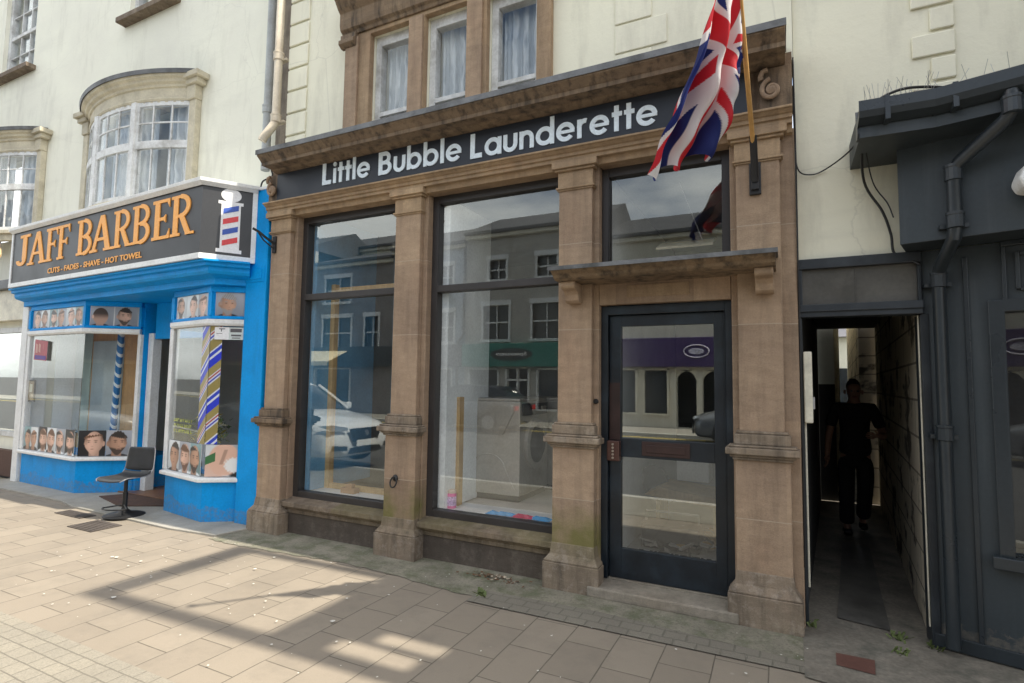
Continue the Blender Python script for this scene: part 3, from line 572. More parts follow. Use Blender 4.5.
# ---------------------------------------------------------------- barber shop front
B = thing("barber_shopfront", "bright blue barber shop front with two white framed canted window bays", "shopfront", (-7.6, .2, 0))
LB = [(-10.15, .03), (-8.57, -.02), (-8.02, .40)]; RBY = [(-6.62, -.02), (-5.74, -.16), (-5.42, .06)]
LBR = LB; 
def bay(path, backs, holes_back):
    # plinth
    MB().prism([(p[0], p[1]) for p in path] + backs, 'z', .02, .47).build("plinth", M_BLUE, B, bevel=.004)
    MB().sweep([(-.10, .455), (.065, .455), (.07, .462), (.07, .492), (.06, .50), (-.10, .505)], path).build("window_board", M_WHITE, B, bevel=.004)
    fr = MB(); 
    fr.sweep([(-.05, 2.175), (.03, 2.175), (.045, 2.20), (.045, 2.245), (-.05, 2.25)], path)
    for i, p in enumerate(path):
        ws = .028 if i == 1 else .035
        if i == 1: continue
        fr.box(p[0] - ws, p[0] + ws, p[1] - .02, p[1] + .06, .505, 2.175)
    f = fr.build("window_frame", M_WHITE, B, bevel=.004)
    MB().sweep([(-.012, .506), (-.006, .506), (-.006, 2.174), (-.012, 2.174)], path, caps=False).build("pane", M_GLASSB, f)
    # transom lights
    tr = MB().sweep([(-.05, 2.251), (.02, 2.251), (.02, 2.285), (-.05, 2.285)], path).sweep([(-.05, 2.555), (.02, 2.555), (.02, 2.62), (-.05, 2.62)], path)
    for i, p in enumerate(path): tr.box(p[0] - .03, p[0] + .03, p[1] - .024, p[1] + .05, 2.285, 2.555)
    tr.build("transom_frame", M_BLUE, B, bevel=.003)
    MB().sweep([(-.03, 2.285), (-.01, 2.285), (-.01, 2.555), (-.03, 2.555)], path, caps=False).build("transom_panel", M_WHITE, B)
bay(LB, [(-8.02, 1.1), (-10.15, 1.1)], 0); bay(RBY, [(-5.42, .6), (-6.62, .6)], 0)
# posts, frieze, cornice, soffit
MB().box(-5.405, -5.075, .0, .2, .02, 3.70).build("corner_post", M_BLUE, B, bevel=.006)
MB().box(-10.36, -10.20, .0, .3, .02, 2.62).build("corner_post", M_WHITE, B, bevel=.006)
MB().box(-8.06, -7.98, .42, .60, .022, 2.62).build("door_post", M_BLUE, B, bevel=.005); MB().box(-7.975, -7.86, .48, .60, .022, 2.2).build("door_frame", M_WHITE, B, bevel=.005)
MB().box(-7.86, -6.62, .50, .58, 2.12, 2.62).build("door_head", M_BLUE, B, bevel=.004); MB().box(-6.66, -6.60, .03, 1.1, 2.17, 2.62).box(-6.64, -6.615, 1.06, 1.1, .022, 2.17).build("door_post", M_BLUE, B, bevel=.005); MB().box(-6.632, -6.628, .06, 1.04, .505, 2.17).build("side_pane", M_GLASSB, B)
FP = [(-10.28, -.03), (-5.60, -.235), (-5.37, .03)]
MB().sweep([(-.10, 2.625), (.0, 2.625), (.0, 2.69), (.10, 2.72), (.12, 2.75), (.12, 2.79), (.16, 2.80), (.16, 2.835), (.195, 2.84), (.195, 2.863), (-.10, 2.863)], FP).build("blue_cornice", M_BLUE, B, bevel=.004)
MB().prism([(-10.34, -.0), (-5.62, -.20), (-5.38, .03), (-5.1, .1), (-5.1, 1.1), (-10.34, 1.1)], 'z', 2.622, 2.66).build("soffit", M_BLUE, B)
MB().box(-5.50, -5.10, -.006, -.001, 2.66, 2.83).box(-5.46, -5.14, -.012, -.006, 2.69, 2.80).build("raised_panel", M_BLUE, B, bevel=.003)
# interior
MB().wall(-10.2, -5.4, .0, 2.9, 2.6, 2.7).box(-10.22, -10.2, .4, 2.6, 0, 2.9).box(-5.4, -5.38, .3, 2.6, 0, 2.9).build("inside_wall", M_INT, B)
MB().box(-10.2, -5.4, .3, 2.6, .022, .04).build("shop_floor", mat("brown_laminate", (.22, .11, .055), .4, var=.25, vs=4), B); MB().box(-10.2, -5.4, 1.1, 2.6, 2.66, 2.7).build("ceiling", M_INT, B)
M_OAK = mat("oak_panel", (.55, .33, .14), .5, var=.2, vs=3, dirt=(.25, .12, .04), dirt_amt=.5, dscale=(6, 6, .6)); M_MIR = mat("mirror_glass", (.62, .68, .70), .06, .9, var=.05, bump=0)
MB().box(-5.62, -5.50, .30, .36, .48, 2.5).build("oak_post", M_OAK, B); MB().box(-10.19, -8.08, .66, .70, .05, 2.6).build("oak_partition", M_OAK, B)
MB().box(-10.16, -9.95, .645, .658, .7, 2.3).build("mirror", M_MIR, B); MB().box(-9.66, -8.86, .64, .658, .50, 2.13).build("blue_grey_panel", mat("blue_grey_panel", (.40, .50, .54), .35), B)
MB().box(-9.93, -9.72, .645, .658, .3, 2.3).build("blue_grey_panel", mat("pale_green_panel", (.42, .55, .52), .35), B)
# sign
SG = thing("barber_sign", "large dark grey shop sign reading JAFF BARBER in orange with a pole emblem", "shop sign", (-7.6, -.3, 2.87))
A_ = Vector((-10.2, -.25, 0)); B_ = Vector((-5.57, -.45, 0)); E_ = Vector((-5.27, .0, 0)); d1 = (B_ - A_).normalized(); n1 = Vector((d1.y, -d1.x, 0)); d2 = (E_ - B_).normalized(); n2 = Vector((d2.y, -d2.x, 0))
SP = [(-10.2, .28), (-10.2, -.25), (-5.57, -.45), (-5.27, .0)]
M_GREY = mat("grey_sign_panel", (.026, .027, .030), .42, var=.1, bump=0)
MB().prism([(-10.2, .28), (-10.2, -.25), (-5.57, -.45), (-5.27, .0), (-5.27, .28)], 'z', 2.90, 3.70).build("panel", M_GREY, SG)
MB().sweep([(-.02, 2.865), (.012, 2.865), (.012, 2.925), (.001, 2.925), (.001, 2.9), (-.02, 2.9)], SP).sweep([(-.02, 3.70), (.014, 3.66), (.05, 3.70), (.055, 3.735), (-.3, 3.78)], SP[1:]).build("trim", M_WHITE, SG, bevel=.003)
MB().prism([(-10.25, .29), (-10.25, -.29), (-5.56, -.50), (-5.22, -.01), (-5.05, .0), (-5.05, .29)], 'z', 3.701, 3.735).build("top_board", M_WHITE, SG, bevel=.004)
for q, dd, nn in ((A_, d1, n1), (E_ - d2 * .05, d2, n2)):
    MB().add([tuple(q + dd * a + nn * b + Vector((0, 0, z))) for z in (2.925, 3.69) for a, b in ((0.0, -.01), (.05, -.01), (.05, .012), (0.0, .012))], [(0, 1, 2, 3), (7, 6, 5, 4), (0, 4, 5, 1), (1, 5, 6, 2), (2, 6, 7, 3), (3, 7, 4, 0)]).build("trim", M_WHITE, SG)
M_OR = mat("orange_letter", (.95, .43, .09), .5, var=.04, bump=0)
s_ = .085
SF = {
 'J': ([bar(.20, .22, .34, .93), bar(.10, .91, .46, 1), arc(.16, .20, .115, .11, 180, 372)], .46),
 'A': ([[(.0, 0), (.09, 0), (.30, .90), (.24, 1)], [(.24, 1), (.36, 1), (.58, 0), (.44, 0)], bar(.12, .30, .46, .38), bar(-.06, 0, .17, .07), bar(.38, 0, .66, .07)], .62),
 'F': ([bar(.07, 0, .21, 1), bar(0, .92, .52, 1), bar(.21, .47, .42, .55), bar(0, 0, .28, .07), [(.45, .92), (.52, .92), (.52, .76)], [(.36, .55), (.42, .62), (.42, .40), (.36, .47)]], .52),
 'B': ([bar(.07, 0, .21, 1), bar(0, .93, .3, 1), bar(0, 0, .32, .07), bar(.21, .49, .33, .55), arc(.28, .74, .23, .11, -90, 90), arc(.30, .275, .24, .11, -90, 90)], .60),
 'R': ([bar(.07, 0, .21, 1), bar(0, .93, .3, 1), bar(0, 0, .28, .07), bar(.21, .45, .3, .52), arc(.28, .725, .24, .11, -90, 90), [(.26, .47), (.38, .50), (.62, .0), (.48, 0)], bar(.46, 0, .70, .06)], .66),
 'E': ([bar(.07, 0, .21, 1), bar(0, .92, .50, 1), bar(0, 0, .52, .08), bar(.21, .47, .40, .55), [(.43, .92), (.50, .92), (.50, .78)], [(.45, .08), (.52, .08), (.52, .24)], [(.34, .55), (.40, .61), (.40, .41), (.34, .47)]], .54)}
for wd, xs in (("JAFF", [(.20, .60), (.60, 1.10), (1.10, 1.42), (1.43, 1.75)]), ("BARBER", [(1.96, 2.34), (2.35, 2.83), (2.86, 3.27), (3.28, 3.66), (3.71, 4.07), (4.08, 4.49)])):
    for ch, (a, b) in zip(wd, xs):
        letters(ch, a, b, 3.148, .46, A_, d1, n1, th=.010, GG=SF, parent=SG, m=M_OR)
tg = fit_text(text_mb("CUTS - FADES - SHAVE - HOT TOWEL", 1, 0, .022), 1.19, 3.52, 2.978, 3.052, A_, d1, n1); tg.build("tagline", M_OR, SG, weld=False)
pm = MB()
def pq(mb, pts, lay, m):
    v = [tuple(B_ + d2 * a + n2 * (.002 + lay * .0012) + Vector((0, 0, z))) for a, z in pts]; mb.add(v, [tuple(range(len(v)))], m)
pq(pm, [(.185, 2.985), (.375, 2.985), (.375, 3.50), (.185, 3.50)], 0, 0); pq(pm, [(.15, 2.955), (.40, 2.955), (.40, 2.995), (.15, 2.995)], 1, 0); pq(pm, [(.155, 3.49), (.40, 3.49), (.40, 3.525), (.155, 3.525)], 1, 0)
pq(pm, [(a * 1.0, z) for a, z in ell(.277, 3.595, .10, .075)], 2, 0)
for i in range(4):
    z = 3.025 + i * .118; pq(pm, [(.205, z), (.355, z + .055), (.355, z + .115), (.205, z + .06)], 2, 1 if i % 2 == 0 else 2)
pm.build("pole_emblem", [mat("vinyl_white", (.82, .82, .82), .5, var=.02, bump=0), mat("vinyl_red", (.68, .055, .06), .5, var=.02, bump=0), mat("vinyl_blue", (.03, .09, .42), .5, var=.02, bump=0)], SG, weld=False)
# ---------------------------------------------------------------- haircut photographs
def _sm(a, b, x):
    t_ = min(1, max(0, (x - a) / (b - a))) if b != a else (1. if x > a else 0.); return t_ * t_ * (3 - 2 * t_)
def _lp(a, b, k): return tuple(a[i] + (b[i] - a[i]) * k for i in range(3))
PC = {0: (.34, .36, .40), 1: (.62, .65, .66), 2: (.70, .44, .33), 3: (.52, .30, .20), 4: (.028, .022, .02), 5: (.13, .06, .03), 6: (.02, .02, .023), 7: (.20, .32, .34), 8: (.05, .16, .06), 9: (.30, .29, .28)}
def portrait(u, z, w, h, bgm, sk, hr, sty):
    """colour of a printed head and shoulders photograph at (u, z) metres inside a w x h cell"""
    k = 1 if sty % 2 else -1; r = min(w * .50, h * .39); cx = w / 2 + .07 * w * k; cz = h * .49; bg_ = PC[bgm]; skc = PC[sk]; hc = PC[hr]; cl = PC[6] if sty % 3 else PC[1]
    c = _lp(sc(bg_, .75), sc(bg_, 1.2), _sm(0, 1, z / h + .25 * math.sin(u / w * 5 + sty)))
    x = (u - cx) / r; y = (z - cz) / r
    if sty == 9:
        c = _lp(PC[1], PC[6], _sm(.68, .85, u / w + .08 * math.sin(z * 40)) * (1 if z < h * .75 else .4))
        d = math.hypot(x / 1.25, (y - .1) / 1.35); c = _lp(skc, c, _sm(.9, 1.05, d)); c = _lp(sc(skc, .6), c, _sm(.08, .2, abs(x + .15 - .3 * y)) if -.3 < y < .9 else 1)
        d = math.hypot((x - .75) / .75, (y + .35) / .62); c = _lp((.78, .77, .74), c, _sm(.8, 1.1, d + .12 * math.sin(u * 150) * math.sin(z * 130)))
        if x + y < -1.35: c = _lp(skc, c, _sm(-1.2, -1.6, -(x + y) - 2.8) * 0 + .15)
        if -1.9 < x < -.7 and .1 + .5 * (x + 1.9) > y > -.5 + .4 * (x + 1.9): c = PC[8]
        return c
    # shoulders and neck
    sh = -1.05 - .55 * _sm(.45, 1.9, abs(x)); c = _lp(c, sc(cl, .8 + .4 * math.sin(x * 4 + 2) ** 2), _sm(sh + .06, sh - .06, y) if y < sh + .06 else 0)
    if y < -.3: c = _lp(c, sc(skc, .66), (1 - _sm(.40, .50, abs(x - .05 * k))) * _sm(-1.75, -1.5, y))
    if sty == 8:
        d = math.hypot(x / .92, y / 1.12); c = _lp(_lp(skc, hc, .35 + .6 * _sm(-.5, .45, y)), c, _sm(.96, 1.04, d)); e = math.hypot((x + .9) / .14, (y + .1) / .26); return _lp(skc, c, _sm(.85, 1.1, e))
    # ear, face, light from one side
    e = math.hypot((x - k * .86) / .15, (y + .02) / .27); c = _lp(sc(skc, .8), c, _sm(.8, 1.1, e))
    jaw = .82 - .30 * _sm(-.2, -1.15, y); d = math.hypot(x / jaw, y / 1.2); face = 1 - _sm(.95, 1.03, d)
    lum = .78 + .38 * _sm(.9, -.7, x * k) - .16 * _sm(.5, .95, d); f = sc(skc, lum)
    px = x + k * .14
    for ex in (-.34, .30):
        f = _lp(f, sc(skc, .50), .75 * (1 - _sm(.0, 1.0, math.hypot((px - ex) / .24, (y - .14) / .15)))); f = _lp(f, sc(hc, 1.1), .85 * (1 - _sm(.4, 1.0, math.hypot((px - ex) / .25, (y - .31) / .06)))); f = _lp(f, (.03, .02, .02), .8 * (1 - _sm(.3, 1.0, math.hypot((px - ex) / .09, (y - .14) / .06))))
    f = _lp(f, sc(skc, 1.25), .5 * (1 - _sm(0, 1, math.hypot((px + .0) / .07, (y + .06) / .26)))); f = _lp(f, sc(skc, .5), .6 * (1 - _sm(0, 1, math.hypot(px / .17, (y + .30) / .07)))); f = _lp(f, (.32, .12, .10), .75 * (1 - _sm(.2, 1, math.hypot(px / .24, (y + .56) / .08))))
    if sty in (2, 3, 6):
        bd = _sm(-.22, -.42, y + .22 * (1 - abs(x))) if abs(px) > .26 or y < -.62 or y > -.48 else .25; f = _lp(f, hc, .9 * bd)
    c = _lp(c, f, face)
    # hair: swept top with a faded side
    top = .98 + .22 * math.sin(2.2 * x * k + sty) + .05 * math.sin(x * 23 + sty); hl = .62 + .14 * math.cos(x * 1.7 + sty) + .03 * math.sin(x * 31)
    if abs(x) < .93 and y > hl - .1 and y < top + .12 and math.hypot(x / .98, (y - .25) / (top - .2)) < 1.06:
        m_ = _sm(hl - .06, hl + .08, y) * (1 - _sm(.98, 1.06, math.hypot(x / .96, (y - .25) / (top - .2)))); c = _lp(c, sc(hc, .7 + .9 * math.sin(x * 17 + y * 9 + sty) ** 2), m_)
    if .52 < abs(x) < .95 and -.1 < y < .75 and d < 1.06: c = _lp(c, _lp(skc, hc, .30 + .55 * _sm(-.1, .6, y)), .8 * _sm(.52, .68, abs(x)))
    return c
_tp = NT("photo_print"); _at = _tp.new("ShaderNodeAttribute"); _at.attribute_name = "ink"; _tp.col(_at.outputs['Color']); _tp.rough(.35)
def poster(label, org, ux, w, h, cells, group="haircut photographs on the barber shop windows"):
    """flat printed sheet; cells: (x0, x1, background, skin, hair, style)"""
    ux = Vector(ux).normalized(); nrm = Vector((ux.y, -ux.x, 0)); org = Vector(org); step = .0055; n = max(8, int(w / step)); m = max(8, int(h / step)); vs = []; cs = []
    for j in range(m + 1):
        for i in range(n + 1):
            a, b = w * i / n, h * j / m; vs.append(tuple(org + ux * a + Vector((0, 0, b)) + nrm * .004))
            q = next((q_ for q_ in cells if q_[0] <= a <= q_[1] + 1e-6), cells[-1]); e = min(a - q[0], q[1] - a)
            cs.append((.72, .72, .70) if e < .0035 and len(cells) > 1 else portrait(a - q[0], b, q[1] - q[0], h, *q[2:]))
    mb = MB().add(vs, [(j * (n + 1) + i, j * (n + 1) + i + 1, (j + 1) * (n + 1) + i + 1, (j + 1) * (n + 1) + i) for j in range(m) for i in range(n)], 0)
    mb.add([tuple(org + ux * a + Vector((0, 0, b)) + nrm * c) for b in (0, h) for a, c in ((0, 0), (w, 0), (w, .0032), (0, .0032))], [(0, 1, 2, 3), (7, 6, 5, 4), (0, 4, 5, 1), (1, 5, 6, 2), (2, 6, 7, 3), (3, 7, 4, 0)], 1)
    o = mb.build("haircut_poster", [_tp.m, MATS["vinyl_white"]], weld=False); ca = o.data.color_attributes.new("ink", 'FLOAT_COLOR', 'POINT')
    for i, c in enumerate(cs): ca.data[i].color = tuple(c) + (1,)
    return tag(o, label, "poster", group)
def fpt(path, i, off): 
    a = Vector((path[i][0], path[i][1], 0)); b = Vector((path[i + 1][0], path[i + 1][1], 0)); d = (b - a).normalized(); return a + Vector((d.y, -d.x, 0)) * off, d, (b - a).length
o0, dA, lA = fpt(LB, 0, -.005); o1, dB, lB = fpt(LB, 1, -.005); o2, dC, lC = fpt(RBY, 0, -.005); o3, dD, lD = fpt(RBY, 1, -.005)
def zz(o, z): return o + Vector((0, 0, z))
w6 = (lA - .1) / 6
poster("strip of six small haircut portraits in the leftmost light above the left bay", zz(o0 + dA * .05, 2.288), dA, lA - .1, .264, [(i * w6, (i + 1) * w6, (0, 1, 7)[i % 3], 2 + (i % 2), 4 + (i % 2), 1 + i) for i in range(6)])
poster("pair of photos, back of a faded head and a bearded man, above the left bay", zz(o1 + dB * .05, 2.288), dB, lB - .1, .264, [(0, (lB - .1) / 2, 0, 2, 4, 8), ((lB - .1) / 2, lB - .1, 0, 2, 4, 2)])
w3 = (lC - .1) / 3
poster("strip of three portraits on pale ground above the right bay", zz(o2 + dC * .05, 2.288), dC, lC - .1, .264, [(0, w3, 1, 3, 4, 6), (w3, 2 * w3, 1, 2, 4, 1), (2 * w3, 3 * w3, 0, 2, 5, 4)])
poster("portrait of a grey bearded man in a dark suit above the right bay", zz(o3 + dD * .04, 2.288), dD, lD - .08, .264, [(0, lD - .08, 0, 3, 9, 2)])
poster("two oval framed portraits at the left end of the left bay window", zz(o0 + dA * .06 + Vector((0, -.008, 0)), .51), dA, .42, .33, [(0, .21, 7, 3, 4, 1), (.21, .42, 1, 3, 5, 4)])
poster("strip of four bearded haircut portraits in the left bay window", zz(o0 + dA * .50 + Vector((0, -.008, 0)), .51), dA, 1.02, .345, [(i * .255, (i + 1) * .255, (6, 1, 0, 6)[i], 2, (5, 5, 4, 4)[i], (3, 2, 6, 3)[i]) for i in range(4)])
poster("photo of a smiling boy with swept brown hair beside the dark bearded man", zz(o1 + dB * .02 + Vector((-.005, -.005, 0)), .51), dB, .33, .345, [(0, .33, 6, 2, 5, 5)])
poster("photo of a dark bearded man having his neck trimmed, nearest the chair", zz(o1 + dB * .355 + Vector((-.005, -.005, 0)), .51), dB, .32, .345, [(0, .32, 0, 3, 4, 2)])
poster("strip of three side haircut portraits in the right bay window", zz(o2 + dC * .07 + Vector((0, -.008, 0)), .51), dC, .78, .345, [(0, .26, 1, 3, 4, 1), (.26, .52, 0, 2, 5, 3), (.52, .78, 7, 3, 4, 6)])
poster("photo of a lathered customer being shaved in the right bay window", zz(o3 + dD * .02 + Vector((.005, -.006, 0)), .51), dD, .345, .345, [(0, .345, 1, 2, 5, 9)])
# barber pole stickers
def stripes(name, cols, period, slope, base_lines=False):
    t = NT(name); x, y, z = t.sep(t.pos); q = t.math('FRACT', t.math('DIVIDE', t.math('ADD', t.math('SUBTRACT', z, t.math('MULTIPLY', x, slope)), 50.), period))
    r = t.new("ShaderNodeValToRGB"); r.color_ramp.interpolation = 'CONSTANT'; e = r.color_ramp.elements
    e[0].position = 0; e[0].color = cols[0][1] + (1,); e[1].position = cols[1][0]; e[1].color = cols[1][1] + (1,)
    for p_, c_ in cols[2:]: k_ = e.new(p_); k_.color = c_ + (1,)
    t.link(q, r.inputs[0]); t.col(r.outputs[0]); t.rough(.3); return t.m
Mst = stripes("pole_sticker_print", [(0, (.03, .05, .55)), (.18, (.65, .68, .75)), (.24, (.04, .07, .5)), (.33, (.65, .66, .72)), (.37, (.30, .24, .08)), (.62, (.6, .62, .66)), (.66, (.05, .06, .45)), (.70, (.65, .66, .7)), (.74, (.38, .05, .04)), (.78, (.6, .6, .62)), (.81, (.32, .26, .09))], .50, 1.1)
stk = MB()
for o_, d_, a0, a1 in ((o2, dC, lC - .17, lC - .005), (o3, dD, .005, .13)):
    p0 = o_ + d_ * a0 + Vector((d_.y, -d_.x, 0)) * .002; p1 = o_ + d_ * a1 + Vector((d_.y, -d_.x, 0)) * .002
    stk.add([(p0.x, p0.y, .86), (p1.x, p1.y, .86), (p1.x, p1.y, 2.17), (p0.x, p0.y, 2.17)], [(0, 1, 2, 3)])
tag(stk.build("pole_sticker", Mst, weld=False), "tall blue, gold and red striped barber pole sticker on the corner of the right bay", "sticker")
pp = thing("striped_pole", "leaning blue and white striped pole standing behind the left bay glass", "barber pole", (-8.72, .52, .04))
Mbw = stripes("blue_white_stripes", [(0, (.01, .16, .42)), (.68, (.68, .78, .82))], .155, -1.2)
MB().tube([(-8.76, .50, .04), (-8.66, .50, 2.6)], .043, 16).build("pole", Mbw, pp, smooth=True)
MB().lathe([(.10, .04), (.10, .06), (.05, .08)], (-8.76, .5, 0)).build("foot", M_BLACK, pp)
st_ = MB(); p0 = o3 + dD * .06 + Vector((d2.y, -d2.x, 0)) * .012
nD = Vector((dD.y, -dD.x, 0)); a_ = o3 + nD * .014
st_.add([tuple(a_ + dD * u + Vector((0, 0, z))) for u, z in ((.05, 2.02), (.20, 2.02), (.20, 2.16), (.05, 2.16))], [(0, 1, 2, 3)], 0); st_.add([tuple(a_ + dD * u + Vector((0, 0, z))) for u, z in ((.20, 2.02), (.355, 2.02), (.355, 2.16), (.20, 2.16))], [(0, 1, 2, 3)], 1)
a2 = a_ + nD * .001
for u0, u1, z0, z1, m_ in ((.215, .335, 2.105, 2.145, 2), (.225, .33, 2.06, 2.078, 2), (.235, .32, 2.035, 2.045, 2), (.095, .16, 2.135, 2.145, 2), (.115, .125, 2.11, 2.135, 2), (.07, .13, 2.085, 2.09, 2)):
    st_.add([tuple(a2 + dD * u + Vector((0, 0, z))) for u, z in ((u0, z0), (u1, z0), (u1, z1), (u0, z1))], [(0, 1, 2, 3)], m_)
tag(st_.build("window_notice", [MATS["vinyl_white"], mat("notice_grey", (.62, .68, .66), .5), mat("notice_ink", (.12, .11, .12), .5)], weld=False), "small white and grey printed notice at the top of the right bay window", "notice")
nt = MB().add([(-9.93, .01, 1.82), (-9.55, .002, 1.80), (-9.54, .002, 2.08), (-9.92, .01, 2.12)], [(0, 1, 2, 3)], 0)
nt.add([(-9.90, .0085, 1.83), (-9.57, -.0, 1.815), (-9.57, -.0, 1.87), (-9.90, .0085, 1.89)], [(0, 1, 2, 3)], 1)
for i in range(4): nt.add([(-9.88 + i * .078, .0065, 1.92 + .02 * (i % 2)), (-9.82 + i * .078, .0045, 1.92), (-9.82 + i * .078, .0045, 2.04), (-9.88 + i * .078, .0065, 2.06)], [(0, 1, 2, 3)], 2)
nt.v = [(x, y - .012, z) for x, y, z in nt.v]
tag(nt.build("flyer", [mat("flyer_red", (.42, .10, .12), .5), mat("flyer_violet", (.10, .05, .26), .5), mat("flyer_pale", (.6, .35, .30), .5)], weld=False), "red and violet flyer taped inside the top left of the left bay", "flyer")
fb = MB().box(-10.13, -9.95, .045, .06, 1.20, 1.52).box(-10.11, -9.97, .040, .0449, 1.22, 1.50, 1).box(-10.08, -10.0, .036, .0399, 1.34, 1.46, 2)
tag(fb.build("framed_certificate", [mat("dark_frame", (.06, .05, .045), .5), mat("cert_brown", (.35, .28, .18), .5), mat("cert_pale", (.62, .62, .5), .5)], weld=False), "small dark framed certificate at the left edge of the left bay window", "certificate")
# plant with yellow tags in the right bay
pl = thing("potted_plant", "leafy green plant with yellow flecks behind the right bay glass", "plant", (-6.35, .35, .48))
lf = MB()
for i in range(260):
    c = Vector((-6.35 + rnd.gauss(0, .14), .34 + rnd.gauss(0, .06), .92 + rnd.uniform(-.12, .2))); a = rnd.uniform(0, 6.3); u = Vector((math.cos(a), math.sin(a) * .6, rnd.uniform(-.5, .8))).normalized(); w_ = u.cross(Vector((rnd.random(), rnd.random(), .3))).normalized(); l_ = rnd.uniform(.03, .06)
    lf.add([c, c + u * l_ + w_ * l_ * .3, c + u * l_ * 2, c + u * l_ - w_ * l_ * .3], [(0, 1, 2, 3)], 1 if rnd.random() < .3 else 0)
lf.build("leaf_mass", [mat("leaf_green", (.05, .10, .025), .5), mat("leaf_yellow", (.48, .42, .05), .5)], pl, weld=False)
MB().lathe([(.07, .48), (.10, .78), (.11, .78), (.11, .80), (.09, .80)], (-6.35, .34, 0)).build("pot", M_WHITE, pl, smooth=True)
# swivel chair on the slab
ch = thing("bar_chair", "black low backed bar chair on a round pedestal before the barber shop door", "chair", (-6.76, -.375, .0), math.atan2(-.96, .27)); ch.scale = (.86, .88, .93)
M_VIN = mat("black_vinyl", (.028, .029, .031), .42, var=.25, vs=9, bump=.2, bs=200, coord='obj'); M_CHR = mat("worn_metal_edge", (.42, .42, .43), .35, .8, coord='obj')
sec = [(.27, .455), (.245, .475), (.20, .487), (.12, .482), (.02, .475), (-.08, .478), (-.15, .492), (-.185, .53), (-.20, .60), (-.212, .69), (-.222, .78), (-.226, .825)]
def shell(off, wscale, name, m, z_, i0=0, i1=12):
    mb = MB(); n = 9; rows = []; ss = sec[i0:i1]
    for i, (x, z) in enumerate(ss):
        w = .215 * wscale * (1 - .10 * (abs(i + i0 - 5.5) / 5.5) ** 3 - (.12 if i + i0 == 0 else 0))
        rows.append([(x - (.0 if z < .5 else off), w * (2 * k / n - 1), z - (off if z < .52 else 0) + .014 * ((2 * k / n - 1) ** 2) * (1 if z < .55 else 0)) for k in range(n + 1)])
    v = [p for r_ in rows for p in r_]; f = [(i * (n + 1) + k, i * (n + 1) + k + 1, (i + 1) * (n + 1) + k + 1, (i + 1) * (n + 1) + k) for i in range(len(ss) - 1) for k in range(n)]
    mb.add(v, f); o = mb.build(name, m, ch, smooth=True, local=True); so = o.modifiers.new("s", 'SOLIDIFY'); so.thickness = z_; so.offset = 0; ss_ = o.modifiers.new("v", 'SUBSURF'); ss_.levels = ss_.render_levels = 1; return o
shell(0, 1, "seat", M_VIN, .022, 0, 8); shell(0, 1, "backrest", M_VIN, .022, 7, 12)
rim = [(x, .215, z + .014) for x, z in sec]; 
for sg in (-1, 1): MB().tube([(x, sg * .217 * (1 - .10 * (abs(i - 5.5) / 5.5) ** 3 - (.12 if i == 0 else 0)), z + (.012 if z < .55 else 0)) for i, (x, z) in enumerate(sec)], .006, 6).build("edge_trim", M_CHR, ch, local=True, smooth=True)
MB().lathe([(.03, .025), (.03, .30), (.022, .30), (.022, .45), (.09, .455), (.09, .47)], (0, 0, 0), 'z', 18).build("pedestal", M_BLACK, ch, local=True)
MB().lathe([(.235, .022), (.235, .030), (.19, .045), (.08, .062), (.04, .10), (.033, .115)], (0, 0, 0), 'z', 36).build("base", M_BLACK, ch, local=True, smooth=True)
a_pts = [(.03 + .0, -.02, .15)] + [(.14 + .10 * math.sin(R(a)), .17 * -math.cos(R(a)), .13) for a in range(0, 181, 15)] + [(.03, .02, .15)]
MB().tube(a_pts, .009, 8).build("footrest", M_BLACK, ch, local=True, smooth=True)
# mat and covers
tag(MB().prism([(-8.05, .02), (-7.25, -.17), (-6.75, .12), (-6.9, .50), (-7.7, .60)][::1], 'z', .0225, .034).build("door_mat", mat("coir_mat", (.09, .05, .035), .95, var=.3, vs=12, bump=.8, bs=250), bevel=.003), "worn brown doormat lying in the barber shop entrance", "doormat")
for (x0, x1, y0, y1, lb) in ((-6.83, -6.38, -.90, -.60, "nearer dark metal cover set in the paving before the barber shop"), (-7.62, -7.08, -.66, -.50, "farther dark ribbed plate by the slab edge left of the chair")):  # second entry: dark ribbed plate left of the chair
    c = MB().box(x0, x1, y0, y1, .002, .009)
    for i in range(7): c.box(x0 + .02, x1 - .02, y0 + .02 + i * (y1 - y0 - .04) / 7, y0 + .02 + i * (y1 - y0 - .04) / 7 + .012, .009, .013)
    tag(c.build("access_cover", mat("cast_iron_brown", (.085, .07, .06), .7, .2, var=.3, bump=.5)), lb, "access cover", "metal covers in the pavement")
# neighbour shop at the far left
NS = thing("neighbour_shop", "cream shop front with a dark glazed window at the left edge", "shopfront", (-12, .4, 0))
MB().wall(-14.5, -10.37, 0, 3.05, .22, .5, [(-13.9, -10.62, .62, 2.35)]).build("front", M_CREAM2, NS); MB().box(-14.5, -10.37, .10, .219, 2.45, 2.95).build("fascia", M_CREAMW, NS, bevel=.01)
MB().box(-14.5, -10.4, .02, .30, 2.95, 3.10).build("roof_ledge", M_LEAD, NS, bevel=.01); MB().box(-14.5, -10.4, .12, .215, .03, .42).build("brick_plinth", mat("brown_plinth", (.10, .055, .04), .8), NS)
w = MB().box(-13.9, -10.62, .20, .28, .62, .70).box(-13.9, -10.62, .20, .28, 2.27, 2.35).box(-10.70, -10.62, .20, .28, .7, 2.27).box(-12.3, -12.24, .20, .28, .7, 2.27).build("window_frame", M_OLDWHITE, NS, bevel=.004)
MB().box(-13.9, -10.7, .24, .245, .7, 2.27).build("pane", M_GLASS, w); MB().box(-14.4, -10.5, 1.4, 1.5, 0, 2.9).build("inner_wall", mat("dim_shop", (.10, .10, .10), .9), NS)
